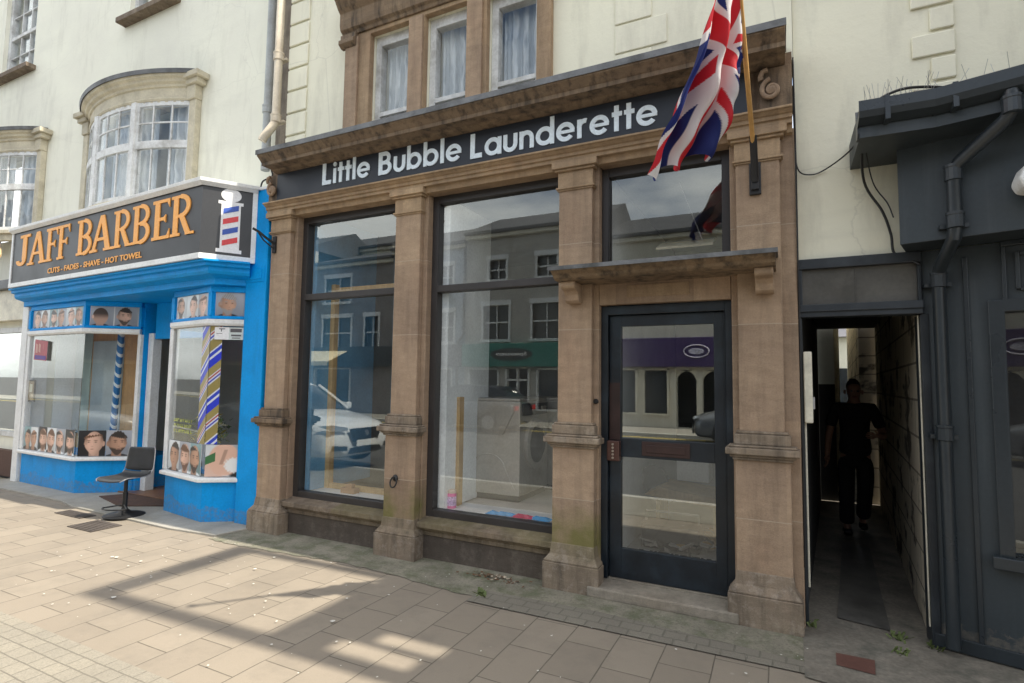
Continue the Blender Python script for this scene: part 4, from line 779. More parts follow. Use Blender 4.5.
MB().box(-14.5, -10.37, 1.05, 1.06, 0, 3).build("blind", mat("grey_blind", (.28, .28, .27), .8), NS)
tag(MB().tube([(-12.0, .25, 3.9), (-11.0, -.1, 3.45)], .03, 10).build("flag_pole", mat("varnished_pole", (.62, .45, .22), .4)), "short pale wooden pole slanting in at the left edge above the barber sign", "flag pole")
# ---------------------------------------------------------------- flag on its pole
FL = thing("flag_on_pole", "large Union flag hanging from a slanting wooden pole over the launderette doorway", "flag", (-.156, -.02, 3.0))
MB().box(-.195, -.118, -.025, -.0005, 2.93, 3.16).box(-.182, -.13, -.045, -.025, 2.96, 3.14).build("wall_plate", M_BLACK, FL, bevel=.006)
MB().tube([(-.156, -.035, 3.02), (-.156, -.07, 3.10), (-.157, -.20, 3.28)], .024, 12).build("socket", M_BLACK, FL, smooth=True)
p0 = Vector((-.157, -.14, 3.20)); pd = Vector((-.03, -.62, .62)).normalized(); 
MB().tube([p0, p0 + pd * 1.85], .0155, 12).lathe([(.03, 0), (.03, .02), (.012, .05)], tuple(p0 + pd * 1.85)).build("pole", mat("flagpole_wood", (.52, .29, .09), .35, var=.15), FL, smooth=True)
def jack(u, v):
    x, y = u * 60, v * 30; wht, red, blu = (.72, .70, .70), (.55, .018, .03), (.010, .020, .14)
    if abs(x - 30) < 3 or abs(y - 15) < 3: return red
    if abs(x - 30) < 5 or abs(y - 15) < 5: return wht
    k = math.hypot(1, 2); c = blu
    for sg in (1, -1):
        d = ((y - 15) * 2 - sg * (x - 30)) / k
        if abs(d) < 3: c = wht
    for sg in (1, -1):
        d = ((y - 15) * 2 - sg * (x - 30)) / k; s_ = d if (x < 30) == (sg > 0) else -d
        if sg < 0: s_ = -d if x < 30 else d
        if sg > 0: s_ = -d if x < 30 else d
        if abs(d) < 3 and 0 < s_ < 2: return red
    return c
h0 = p0 + pd * .63; h1 = p0 + pd * 1.32
f0 = Vector((-.335, -.56, 3.06)); f1 = Vector((-.80, -.68, 2.91))
NU, NV = 260, 150; vs = []; cols = []
for j in range(NV + 1):
    s = j / NV; hb = h0.lerp(h1, s); fb = f0.lerp(f1, s)
    for i in range(NU + 1):
        f = i / NU; p = hb.lerp(fb, f); amp = .105 * min(1, f * 2.2) * (1 - .25 * f)
        ph = s * 2 * math.pi * 2.7 + f * 1.1
        ax = (fb - hb).normalized(); side = (h1 - h0).normalized(); nn = ax.cross(side).normalized()
        p = p + nn * amp * math.sin(ph) + side * amp * .55 * math.cos(ph * 1.0 + .6) * f + Vector((0, 0, -.10)) * math.sin(math.pi * f) * (.4 + .6 * s) + Vector((-.03, 0, 0)) * math.sin(f * 7 + s * 3) * f
        p += nn * .012 * math.sin(f * 23 + s * 9)
        vs.append(tuple(p)); cols.append(jack(f ** .5, s))
fm = MB().add(vs, [(j * (NU + 1) + i, j * (NU + 1) + i + 1, (j + 1) * (NU + 1) + i + 1, (j + 1) * (NU + 1) + i) for j in range(NV) for i in range(NU)])
t = NT("flag_cloth"); at = t.new("ShaderNodeAttribute"); at.attribute_name = "dye"
tr = t.new("ShaderNodeBsdfTranslucent"); ms = t.new("ShaderNodeMixShader"); ms.inputs[0].default_value = .35
t.col(at.outputs['Color']); t.link(at.outputs['Color'], tr.inputs[0]); t.rough(.75); t.link(t.b.outputs[0], ms.inputs[1]); t.link(tr.outputs[0], ms.inputs[2]); t.link(ms.outputs[0], t.out.inputs[0]); t.bump(t.noise(t.pos, 9, 5), .3, .02)
fo = fm.build("flag_cloth", t.m, FL, smooth=True, weld=False)
ca = fo.data.color_attributes.new("dye", 'FLOAT_COLOR', 'POINT')
for i, c in enumerate(cols): ca.data[i].color = c + (1,)
# ironmongery on the stone front
def iron(name, label, mb, cat): return tag(mb.build(name, M_BLACK, smooth=False), label, cat)
iron("iron_bracket", "black iron sign bracket on the leftmost stone pilaster", MB().box(-4.985, -4.935, -.018, -.0005, 2.96, 3.14).tube([(-4.96, -.012, 3.06), (-4.99, -.12, 3.12), (-5.02, -.16, 3.16), (-5.05, -.22, 3.19)], .014, 8).tube([(-4.96, -.012, 3.0), (-5.0, -.12, 3.08), (-5.02, -.17, 3.15)], .008, 6), "bracket")
rp = [(-3.218 + .035 * math.cos(a), -.055 + .012 * math.sin(a), .665 + .045 * math.sin(a)) for a in [2 * math.pi * i / 20 for i in range(21)]]
iron("tethering_ring", "small rusty iron ring on the lower part of the second pilaster", MB().tube(rp, .007, 6).lathe([(.032, -.026), (.028, -.034), (.012, -.05)], (-3.218, 0, .70), 'y', 14).box(-3.226, -3.21, -.06, -.03, .695, .715), "iron ring")
# dead leaves
lv = MB()
for i in range(95):
    c = Vector((-2.12 + rnd.gauss(0, .13), -.055 - abs(rnd.gauss(0, .055)), .008 + rnd.uniform(0, .02))); a = rnd.uniform(0, 6.3); s_ = rnd.uniform(.008, .02); u = Vector((math.cos(a), math.sin(a), rnd.uniform(-.3, .4))) * s_; w_ = Vector((-math.sin(a), math.cos(a), rnd.uniform(-.3, .3))) * s_ * .6
    lv.add([c - u, c - w_, c + u, c + w_], [(0, 1, 2, 3)], 0 if rnd.random() < .7 else 1)
tag(lv.build("dead_leaves", [mat("dry_leaf", (.14, .07, .035), .8), mat("pale_scrap", (.5, .42, .32), .8)], weld=False), "scatter of dry brown leaves against the wall below the middle window", "leaf litter", kind="stuff")
gr = MB()
for x_, y_, k in ((.62, .16, 26), (.80, .12, 22), (.60, -.06, 14), (.83, .20, 14), (-2.05, -.46, 20), (.13, .12, 14)):
    for i in range(k):
        c = Vector((x_ + rnd.gauss(0, .025), y_ + rnd.gauss(0, .02), .008)); t_ = c + Vector((rnd.gauss(0, .02), rnd.gauss(0, .02), rnd.uniform(.01, .04))); w_ = Vector((.004, .002, 0)); gr.add([c - w_, c + w_, t_ + w_ * 2, t_ - w_ * 2], [(0, 1, 2, 3)])
tag(gr.build("weeds", mat("weed_green", (.10, .13, .04), .7), weld=False), "small green weeds in the pavement cracks by the walls", "weeds", kind="stuff")
lit = MB()
for i in range(150):
    x_, y_ = rnd.uniform(-6, 1.1), rnd.uniform(-2.1, -.15); s_ = rnd.uniform(.003, .010) * (1 if rnd.random() < .9 else 2); n_ = rnd.randint(5, 7)
    if x_ > -.1 and y_ > -.1: y_ = -.2
    lit.add([(x_ + s_ * math.cos(6.283 * k / n_) * rnd.uniform(.6, 1.2), y_ + s_ * math.sin(6.283 * k / n_) * rnd.uniform(.6, 1.2), .0145) for k in range(n_)], [tuple(range(n_))])
tag(lit.build("litter_specks", mat("gum_spot", (.62, .60, .54), .7), weld=False), "small pale specks of gum and litter scattered on the paving", "litter", kind="stuff")
# ---------------------------------------------------------------- goods behind the launderette glass
M_STEEL = mat("brushed_steel", (.50, .47, .41), .4, .4, var=.12, vs=3, bump=.1, bs=30, dirt=(.28, .22, .15), dirt_amt=.5, coord='obj')
M_DKST = mat("dark_steel", (.10, .10, .10), .4, .6, coord='obj')
def washer(loc, label):
    t = thing("washing_machine", label, "washing machine", loc, group="industrial washing machines behind the middle window")
    MB().box(-.70, 0, 0, .72, .06, .99).box(-.69, -.01, .01, .71, .99, 1.02).build("body", M_STEEL, t, bevel=.008, local=True)
    MB().box(-.68, -.02, .02, .70, 0, .06).build("base", M_DKST, t, local=True)
    sp = MB()
    for sg in (1, -1): sp.tube([(-.35 + sg * .30, -.003, .93), (-.35 + sg * .16, -.003, .66)], .006, 6).tube([(-.35 + sg * .30, -.003, .12), (-.35 + sg * .17, -.003, .35)], .006, 6)
    sp.tube([(-.51, -.003, .66), (-.19, -.003, .66)], .006, 6).tube([(-.35 + .2 * math.cos(a), -.003, .28 + .18 * math.sin(a)) for a in [math.pi * i / 12 for i in range(13)]], .006, 6)
    sp.build("pressed_panel", M_STEEL, t, local=True)
    d = MB().lathe([(.26, .0), (.26, .035), (.22, .05), (.20, .035)], (0, .36, .55), 'x', 32).build("door", M_STEEL, t, local=True); d2_ = MB().lathe([(.195, .036), (.12, .075), (.02, .09)], (0, .36, .55), 'x', 28).build("door_glass", M_DKST, d, local=True)
    MB().box(.0, .012, .04, .68, .85, .97).build("control_panel", M_DKST, t, local=True); MB().box(.012, .03, .50, .60, .885, .935).build("button_block", M_STEEL, t, local=True)
    return t
washer((-2.36, .82, .405), "steel washing machine nearest the middle window, side panel to the street"); washer((-2.20, 1.60, .40), "steel washing machine behind the first one, mostly hidden")
tag(MB().box(-3.0 + .15, -1.74, .606, 1.9, .091, .404).build("machine_plinth", M_INTFLOOR, bevel=.004), "raised concrete plinth under the washing machines behind the middle window", "plinth")
tag(MB().box(-2.868, -2.815, .42, .50, .406, 1.44).build("timber_post", M_TIMBER, bevel=.003), "short raw timber post in the left corner of the middle window", "timber post")
tf = MB().box(-4.56, -4.50, .45, .52, .406, 2.66).box(-3.60, -3.54, .45, .52, .406, 2.60).box(-4.50, -3.60, .46, .52, 2.54, 2.62).box(-4.50, -3.60, .46, .52, .406, .46).build("stud_frame", M_TIMBER, bevel=.003)
tag(tf, "tall raw timber stud frame standing inside the left shop window", "timber frame")
tag(MB().box(-4.21, -4.03, .33, .42, .406, .46).box(-4.15, -4.07, .34, .40, .46, .50).build("cardboard_box", mat("cardboard", (.36, .22, .12), .8), bevel=.004), "small brown cardboard box on the sill of the left shop window", "box")
bt_ = thing("detergent_tub", "pink and white detergent tub at the left end of the middle window", "tub", (-2.83, .33, .406))
BPK = mat("pink_plastic", (.72, .10, .34), .4, var=.05); MB().lathe([(.042, .406), (.045, .415), (.045, .475), (.045, .535), (.040, .545)], (-2.83, .33, 0)).build("body", BPK, bt_, smooth=True)
MB().lathe([(.0456, .43), (.0456, .515)], (-2.83, .33, 0), 'z', 24).build("label_band", mat("label_lilac", (.62, .42, .66), .5, var=.5, vs=60), bt_, smooth=True); MB().lathe([(.043, .545), (.043, .572), (.03, .576)], (-2.83, .33, 0)).build("lid", mat("lid_peach", (.66, .52, .42), .5), bt_)
gl_ = MB()
for i in range(7):
    a = -2.44 + i * .085; gl_.add([(a, .27, .41), (a + .12, .25 + .01 * (i % 3), .415), (a + .15, .30, .43 + .01 * (i % 2)), (a + .04, .33, .42), (a + .07, .29, .445)], [(0, 1, 4), (1, 2, 4), (2, 3, 4), (3, 0, 4)], 1 if i in (3, 4) else 0)
tag(gl_.build("packets", [mat("cyan_plastic", (.02, .30, .62), .4), mat("red_plastic", (.62, .05, .12), .4)], weld=False), "crumpled blue and red plastic packets on the middle window sill", "packets")
hp = thing("hanging_panel", "pale rectangular panel hung on a cord inside the window above the door", "hanging panel", (-.72, .8, 2.7))
MB().prism([(.72, 2.78), (.98, 2.88), (.98, 2.90), (.72, 2.80)], 'x', -1.0, -.52).build("panel", mat("pale_panel", (.78, .70, .50), .6), hp); MB().tube([(-.62, .85, 2.86), (-.80, .75, 3.38)], .004, 6).build("cord", M_WHITE, hp)
# clutter behind the door glass
zm = NT("zebra_rug_print"); w_ = zm.math('SINE', zm.math('ADD', zm.math('MULTIPLY', zm.sep(zm.pos)[0], 95), zm.math('MULTIPLY', zm.noise(zm.pos, 7, 2), 22))); zm.col(zm.mix(zm.ramp(w_, .45, .55), (.03, .03, .035), (.80, .80, .80))); zm.rough(.9)
tag(MB().box(-1.22, -.50, .42, .95, .092, .102).build("zebra_doormat", zm.m, bevel=.003), "black and white zebra patterned doormat inside the glazed door", "doormat")
tb = thing("tool_box", "dark open tool box with tools standing on the floor behind the door glass", "tool box", (-.93, 1.2, .092))
MB().box(-1.22, -.70, 1.05, 1.35, .092, .30).build("box", M_DKST, tb, bevel=.01); MB().tube([(-1.2, 1.2, .31), (-1.2, 1.2, .40), (-.72, 1.2, .40), (-.72, 1.2, .31)], .012, 8).build("handle", M_STEEL, tb)
tag(MB().prism([(-1.25, .52), (-.60, .46), (-.45, .50), (-.60, .55), (-1.1, .60)], 'y', 1.3, 1.9).build("work_board", M_TIMBER, bevel=.005), "dark board laid across trestles behind the door glass", "board")
tag(MB().box(-1.02, -.70, 1.8, 2.1, .60, .88).build("white_crate", M_INT, bevel=.01), "pale crate standing on the board behind the door glass", "crate")
tag(MB().lathe([(.13, 0), (.14, .02), (.14, .05), (.06, .06)], (-1.22, 1.62, .62), 'y', 24).build("cable_reel", M_DKST), "round dark cable reel behind the left part of the door glass", "cable reel")
for x_ in (-1.15, -.62): tag(MB().box(x_, x_ + .04, 1.4, 1.8, .092, .46).build("trestle", M_TIMBER), "timber trestle under the %s end of the dark board behind the door" % ("left" if x_ < -1 else "right"), "trestle")
# ---------------------------------------------------------------- right hand side: building over the alley
AB = thing("alley_building", "cream rendered building pierced by the dark narrow alley", "building", (.45, .2, 0))
MB().box(.103, 3.0, .15, .45, 2.475, 9.0).build("upper_wall", M_CREAM, AB)
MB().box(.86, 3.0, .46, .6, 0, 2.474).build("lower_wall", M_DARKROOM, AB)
for i in range(16):
    z = 3.42 + i * .17; MB().box(.80 + (.1 if i % 2 else 0), 1.03, .130, .1498, z, z + .148).build("quoin", M_CREAM, AB, bevel=.008, seg=3)
M_DFR = mat("dark_blue_grey_paint", (.016, .021, .027), .45, var=.2, vs=4, bump=.08, dirt=(.06, .07, .08), dirt_amt=.5)
MB().box(.105, .80, .10, .22, 2.065, 2.135).box(.105, .80, .085, .10, 2.10, 2.15).box(.105, .80, .11, .2, 2.40, 2.47).box(.105, .125, .12, .22, 2.135, 2.40).box(.78, .80, .12, .22, 2.135, 2.40).build("fanlight_frame", M_DFR, AB, bevel=.004)
MB().box(.125, .78, .15, .16, 2.135, 2.40).box(.44, .448, .146, .15, 2.135, 2.40).build("fanlight_panel", mat("grimy_panel", (.085, .08, .07), .35, var=.25, vs=4, dirt=(.16, .15, .13), dirt_amt=.5), AB)
MB().box(.098, .118, .12, .30, .01, 2.064).box(.785, .83, .13, .30, .01, 2.064).build("jamb", M_DFR, AB, bevel=.003)
def alp(x0, x1, y0, y1): return [al(x0, y0), al(x1, y0), al(x1, y1), al(x0, y1)]
M_BLOCK = NT("painted_blockwork"); _t = M_BLOCK; x, y, z = _t.sep(_t.pos); bk = _t.new("ShaderNodeTexBrick"); bk.inputs['Brick Width'].default_value = .62; bk.inputs['Row Height'].default_value = .255; bk.inputs['Mortar Size'].default_value = .009; bk.inputs['Scale'].default_value = 1
bk.inputs['Color1'].default_value = (.72, .64, .50, 1); bk.inputs['Color2'].default_value = (.64, .57, .44, 1); bk.inputs['Mortar'].default_value = (.28, .24, .18, 1); _t.link(_t.comb(y, _t.math('ADD', z, .02), 0), bk.inputs['Vector'])
_c = _t.mix(_t.math('MULTIPLY', _t.ramp(_t.noise(_t.map(_t.pos, (1, 1, 1.3)), 2.3, 8, .62), .53, .60), .85), bk.outputs['Color'], (.035, .028, .022)); _t.col(_c); _t.rough(.8); _t.bump(_t.math('SUBTRACT', _t.noise(_t.pos, 20, 5), bk.outputs['Fac']), .5, .01); M_BLOCK = _t.m
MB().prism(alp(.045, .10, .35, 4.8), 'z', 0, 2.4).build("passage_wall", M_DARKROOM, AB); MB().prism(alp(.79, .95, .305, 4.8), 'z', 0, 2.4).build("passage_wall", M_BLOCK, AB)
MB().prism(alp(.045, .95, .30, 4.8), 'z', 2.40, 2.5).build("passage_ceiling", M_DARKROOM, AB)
MB().box(-.2, 3.0, .46, 5.0, 6.3, 6.4).build("roof", M_DARKROOM, AB)
yw = thing("yard_wall_cream", "cream alley wall with pipes beyond the covered passage", "wall", (.3, 9, 0)); MB().prism(alp(-.25, .30, 4.85, 13), 'z', 0, 4.6).build("wall", M_CREAM2, yw)
for k in range(3): MB().tube([al(.33, 5.6 + k * 1.4) + (0,), al(.33, 5.6 + k * 1.4) + (4.4,)], .04, 10).build("pipe", M_CREAMW, yw)
tag(MB().prism(alp(.60, 1.2, 4.85, 13), 'z', 0, 3.6).build("yard_wall_block", M_BLOCK), "blackened block wall on the right beyond the covered passage", "wall")
eh = thing("end_house", "small white house closing the far end of the alley", "house", (1.5, 14.5, 0)); MB().box(-2, 5, 14.2, 15, 0, 3.0).build("wall", M_CREAM2, eh); MB().prism([(14.0, 3.0), (15.2, 3.0), (16.5, 4.1), (16.4, 4.2)], 'x', -2.1, 5.1).build("roof", mat("slate", (.09, .09, .10), .6), eh); MB().box(1.2, 1.7, 14.15, 14.19, .2, 2.1).build("door", M_NAVY, eh)
mc = thing("meter_cabinet", "narrow white meter cabinet just inside the left side of the alley", "meter cabinet", (.15, .2, 1.34)); MB().box(.119, .172, .10, .20, 1.345, 1.83).build("cabinet", M_CREAMW, mc, bevel=.008); MB().box(.172, .184, .13, .17, 1.44, 1.52).build("lock", mat("grey_plastic", (.4, .4, .4), .5), mc)
tag(MB().box(.119, .132, .14, .17, .25, 1.344).build("conduit", M_CREAMW, bevel=.004), "white vertical conduit below the meter cabinet", "conduit")
tag(MB().box(.777, .784, .16, .18, .12, 2.06).build("corner_strip", M_CREAMW, bevel=.002), "thin off white corner strip on the right side of the alley mouth", "trim strip")
# cables
def cable(label, pts, r=.006): tag(MB().tube(curve(pts), r, 6).build("cable", M_BLACK, smooth=True), label, "cable", "cables on the cream wall")
cable("thin black cable looping across the cream wall from the flag end to the gutter", [(.09, .05, 3.70), (.10, .12, 3.35), (.115, .12, 3.12), (.20, .13, 3.07), (.30, .12, 3.10), (.42, -.05, 3.14), (.46, -.30, 3.16)], .005)
cable("long dark cable running down the right edge of the stone front", [(.098, .04, 3.9), (.102, .04, 3.2), (.10, .05, 2.4), (.103, .06, 1.9), (.10, .06, .4)], .006)
cable("black cable dropping from the gutter end beside the dark fascia", [(.45, -.30, 3.16), (.50, .06, 2.95), (.60, .10, 2.75), (.645, .12, 2.60), (.66, .12, 2.47), (.74, .12, 2.42), (.79, .10, 2.38)], .008)
cable("black cable bunch running from the stone cornice corner down to the barber sign", [(-5.05, -.02, 3.90), (-5.12, .05, 3.86), (-5.2, .0, 3.80), (-5.30, .05, 3.745)], .009)
cable("second thinner cable dropping from the gutter end", [(.46, -.28, 3.14), (.55, .08, 2.95), (.63, .10, 2.80), (.66, .10, 2.70)], .004)
# ---------------------------------------------------------------- dark shop on the right
ANG = math.atan2(-.277, 1)
M_CHAR = mat("charcoal_blue_paint", (.030, .040, .047), .5, var=.1, vs=2, bump=.08, bs=30, dirt=(.05, .055, .06), dirt_amt=.35, coord='obj', splash=.45); M_CHAR2 = mat("charcoal_gloss", (.024, .031, .037), .3, var=.1, bump=.03, coord='obj')
DS = thing("dark_shopfront", "charcoal painted shop front with a deep boxed fascia at the right edge", "shopfront", (.80, .15, 0), ANG)
MB().wall(0, 2.3, 0, 2.47, 0, .3, [(.37, 1.9, .62, 2.08)]).build("front", M_CHAR, DS, local=True)
MB().box(-.07, 2.3, -.285, .0, 2.472, 3.12).build("fascia_box", M_CHAR, DS, local=True, bevel=.004)
MB().box(.0, 2.3, -.02, -.0005, .02, .10).box(.21, .235, -.015, -.0005, .10, 2.40).box(.39, .41, -.03, -.0005, 2.12, 2.44).box(.45, .47, -.03, -.0005, 2.18, 2.40).box(.47, 1.9, -.025, -.0005, 2.17, 2.19).box(.47, 1.9, -.025, -.0005, 2.38, 2.40).box(.39, 2.3, -.035, -.0005, 2.44, 2.47).build("moulding", M_CHAR2, DS, local=True, bevel=.003)
w = MB().box(.32, .39, -.03, .08, .56, 2.12).box(.39, 1.9, -.03, .08, 2.05, 2.12).box(.29, 1.95, -.07, .08, .56, .63).build("window_frame", M_CHAR2, DS, local=True, bevel=.005)
MB().box(.39, 1.9, .03, .035, .63, 2.05).build("pane", M_GLASSB, w, local=True); MB().box(.0, 2.3, .9, .95, .0, 2.5).build("inner_wall", mat("dark_shop_inside", (.16, .15, .13), .8), DS, local=True)
MB().box(.5, 1.6, .45, .6, 1.72, 1.76).box(.5, 1.6, .45, .6, 1.42, 1.45).build("shelf", mat("shelf_brass", (.5, .36, .12), .4), DS, local=True)
MB().prism([(.43, .14), (.43, -.40), (.80, -.39), (2.95, -.985), (2.95, .14)], 'z', 3.07, 3.24).build("roof", M_CHAR, AB)
G_ = [(.42, -.46), (.80, -.45), (2.95, -1.045)]
gu = thing("gutter", "black gutter along the top of the dark fascia box", "gutter", (.8, -.45, 3.15))
gp = [(.0, 3.16)] + [(.055 - .06 * math.cos(R(a)), 3.225 - .065 * math.sin(R(a))) for a in range(0, 181, 20)] + [(.0, 3.24)]
MB().sweep([(-.05, 3.075), (.0, 3.075), (.015, 3.10), (.015, 3.135), (.04, 3.14), (.085, 3.165), (.10, 3.20), (.10, 3.262), (.09, 3.262), (.088, 3.2), (.0, 3.18), (-.05, 3.262)], [(.42, -.38), (.80, -.37), (2.95, -.965)]).build("trough", M_CHAR2, gu)
for x_, y_ in ((.86, -.49), (.55, -.48), (1.4, -.64)): MB().box(x_, x_ + .025, y_, y_ + .10, 3.13, 3.27).build("clip", M_CHAR2, gu)
sp = MB()
for i in range(64):
    u_ = i / 63; x_, y_ = (.46 + u_ * 2.0 * .4, -.43) if u_ < .42 else (.80 + (u_ - .42) * 3.4, -.42 - (u_ - .42) * .94)
    sp.tube([(x_, y_, 3.25), (x_ + rnd.gauss(0, .025), y_ + rnd.choice((-.05, .0, .04)), 3.36 + rnd.uniform(-.02, .02))], .0012, 4)
tag(sp.build("bird_spikes", mat("spike_wire", (.35, .36, .36), .4, .7), weld=False), "row of thin wire bird spikes along the black gutter", "bird spikes")
tag(MB().tube([(.70, -.28, 3.25), (.74, -.30, 3.30), (.80, -.30, 3.295), (.86, -.28, 3.25)], [.03, .05, .045, .02], 9).build("stone_lump", mat("mossy_lump", (.28, .25, .19), .9, bump=.6), smooth=True), "brownish lump of old nest debris lying behind the bird spikes", "nest")
tag(MB().tube(curve([(.47, -.44, 3.22), (.55, -.44, 3.28), (.66, -.43, 3.31), (.80, -.42, 3.29), (.9, -.40, 3.26)]), .008, 6).build("roof_cable", M_BLACK), "black cable lying over the gutter among the bird spikes", "cable")
pipe("black_downpipe", "black downpipe with swan neck bends on the dark shop front", [(1.10, -.50, 3.16), (1.10, -.50, 3.06), (1.08, -.46, 3.02), (.93, -.25, 2.90), (.905, -.225, 2.85), (.905, -.225, 2.55), (.90, -.215, 2.47), (.875, .0, 2.34), (.872, .045, 2.29), (.872, .045, .06)], .036, M_CHAR2, [(1.10, -.50, 3.08), (.905, -.225, 2.84), (.905, -.225, 2.56, .1), (.872, .045, 2.26, .1), (.872, .045, 1.32, .1)])
ab_ = thing("alarm_box", "white faceted alarm box on the dark fascia, cut by the right edge", "alarm box", (1.2, -.37, 2.68)); MB().prism([(1.13, 2.70), (1.15, 2.65), (1.30, 2.61), (1.33, 2.72), (1.22, 2.80), (1.16, 2.78)], 'y', -.45, -.30).build("casing", M_WHITE, ab_, bevel=.02, seg=3)
# unseen bay added to shade the pavement; its frame and screen shape the shadow
WB = thing("added_shade_building", "unseen tall building added further right to shade the pavement", "building", (4.2, -.5, 0))
MB().box(3.02, 6.5, -1.55, .6, 0, 6.0).build("bay", M_STONE, WB); MB().wall(-1.55, .3, 6.0, 7.62, 3.02, 3.12, [(-1.40, -1.26, 6.3, 7.15), (-1.20, -1.08, 6.2, 6.9)], axis='y').build("shade_screen", M_STONE, WB)  # openings in the top wall are placed to let sunlit patches through
MB().box(6.5, 12, .2, .6, 0, 9).build("wall", M_CREAM, WB)
ft = MB().box(3.02, 3.14, -1.55, -1.40, 7.62, 9.85).box(3.02, 3.12, -.32, -.20, 7.62, 9.85).box(3.02, 3.16, -1.55, -.20, 9.70, 9.86); ft.build("shadow_frame", M_CHAR, WB)  # open frame added to cast the outlined shadow on the paving
# more clutter on the floor behind the door glass
rb = MB()
for i in range(46):
    x_ = rnd.uniform(-1.22, -.45); y_ = rnd.uniform(.95, 1.75); a = rnd.uniform(0, 3.1); l_ = rnd.uniform(.04, .16); w_ = rnd.uniform(.01, .04); z_ = .095 + rnd.uniform(0, .05); u = Vector((math.cos(a), math.sin(a), rnd.uniform(-.1, .25))) * l_; v_ = Vector((-math.sin(a), math.cos(a), 0)) * w_; h_ = Vector((0, 0, rnd.uniform(.008, .03))); c = Vector((x_, y_, z_ + .02))
    rb.add([c - u - v_, c + u - v_, c + u + v_, c - u + v_, c - u - v_ + h_, c + u - v_ + h_, c + u + v_ + h_, c - u + v_ + h_], [(0, 3, 2, 1), (4, 5, 6, 7), (0, 1, 5, 4), (1, 2, 6, 5), (2, 3, 7, 6), (3, 0, 4, 7)], rnd.choice((0, 0, 1, 2)))
tag(rb.build("rubble", [mat("plaster_offcut", (.5, .47, .42), .9), M_TIMBER, M_DKST], weld=False), "scatter of plaster and timber offcuts on the floor behind the door glass", "rubble", kind="stuff")
tag(MB().prism(alp(.05, .302, 4.82, 4.846), 'z', 0, 1.62).build("darkening_sheet", M_DARKROOM), "dark sheet added to darken the lower cream alley wall beyond the passage", "dark sheet")  # sheet added only to darken the pale wall end, like shade
wlm = MB()
nR = Vector((dC.y, -dC.x, 0)); a_ = o2 + nR * .013
for r_ in range(3):
    u = .16 + .01 * r_
    while u < .60:
        w_ = rnd.uniform(.012, .034); z_ = .955 + (2 - r_) * .062; k_ = rnd.choice((0, 0, 1))
        wlm.add([tuple(a_ + dC * q_ + Vector((0, 0, y_))) for q_, y_ in ((u, z_), (u + .010, z_), (u + .010, z_ + .034), (u, z_ + .034))], [(0, 1, 2, 3)])
        wlm.add([tuple(a_ + dC * q_ + Vector((0, 0, y_)) + nR * .0004) for q_, y_ in ((u, z_ + .026 * k_), (u + w_, z_ + .026 * k_), (u + w_, z_ + .026 * k_ + .008), (u, z_ + .026 * k_ + .008))], [(0, 1, 2, 3)]); u += w_ + rnd.choice((.010, .010, .03))
tag(wlm.build("window_lettering", mat("lime_vinyl", (.62, .68, .10), .5), weld=False), "three rows of small lime green lettering low on the right bay glass", "window lettering")
# ---------------------------------------------------------------- opposite side of the street (seen mirrored in the shop glass)
def opp(name, label, x0, x1, eave, wm, wins, fascia=None, extra_holes=(), roof=1.6, depth=6, yf=-15.95, gable=0):
    t = thing(name, label, "building", ((x0 + x1) / 2, yf, 0))
    holes = [w for w in wins] + list(extra_holes)
    MB().wall(x0, x1, 0, eave, yf, yf - .35, holes).build("wall", wm, t)
    MB().box(x0, x1, yf - depth, yf - 3.0, 0, eave).build("rear", M_DARKROOM, t)
    rm = mat("slate_roof", (.10, .10, .105), .7, var=.2, vs=3)
    MB().prism([(yf + .28, eave), (yf + .28, eave + .12), (yf - depth / 2, eave + roof), (yf - depth - .2, eave)], 'x', x0 - .02, x1 + .02).build("roof", rm, t)
    MB().box(x0, x1, yf + .002, yf + .18, eave - .18, eave - .005).build("eaves_cornice", M_CREAMW, t, bevel=.02)
    for a, b, c, d in wins:
        f = MB().box(a - .12, b + .12, yf - .02, yf + .07, d + .002, d + .20).box(a - .1, a, yf - .15, yf + .04, c, d).box(b, b + .1, yf - .15, yf + .04, c, d).box(a - .12, b + .12, yf - .1, yf + .12, c - .12, c).box((a + b) / 2 - .02, (a + b) / 2 + .02, yf - .15, yf - .08, c, d).box(a, b, yf - .16, yf - .07, (c + d) / 2 - .03, (c + d) / 2 + .03).build("window_frame", M_WHITE, t)
        MB().box(a, b, yf - .2, yf - .19, c, d).build("pane", mat("dark_pane", (.03, .035, .04), .1), f)
    return t
M_OP1 = render_mat("opposite_render", (.46, .44, .40)); M_OP2 = render_mat("opposite_cream", (.66, .62, .52)); M_OPB = mat("opposite_brick", (.24, .22, .21), .8, var=.2)
M_TEAL = mat("teal_fascia", (.004, .20, .16), .4, var=.05); M_PURP = mat("purple_fascia", (.055, .03, .12), .4, var=.05)
def shop_base(t, x0, x1, yf, fm, bays, z1=2.15, ztop=3.15, fx=None, fl=M_WHITE):
    fx = fx or (x0, x1)
    MB().box(fx[0], fx[1], yf + .004, yf + .30, z1 + .05, ztop).build("fascia", fm, t, bevel=.02)
    for a, b in bays:
        f = MB().box(a, a + .07, yf - .1, yf + .05, .5, z1 - .01).box(b - .07, b, yf - .1, yf + .05, .5, z1 - .01).box(a, b, yf - .1, yf + .05, z1 - .08, z1 - .012).box(a, b, yf - .1, yf + .05, .42, .5).build("shop_window", fl, t)
        MB().box(a, b, yf - .2, yf - .19, .5, z1 - .02).build("pane", MATS.get("shop_dark_pane") or mat("shop_dark_pane", (.05, .055, .06), .06), f)
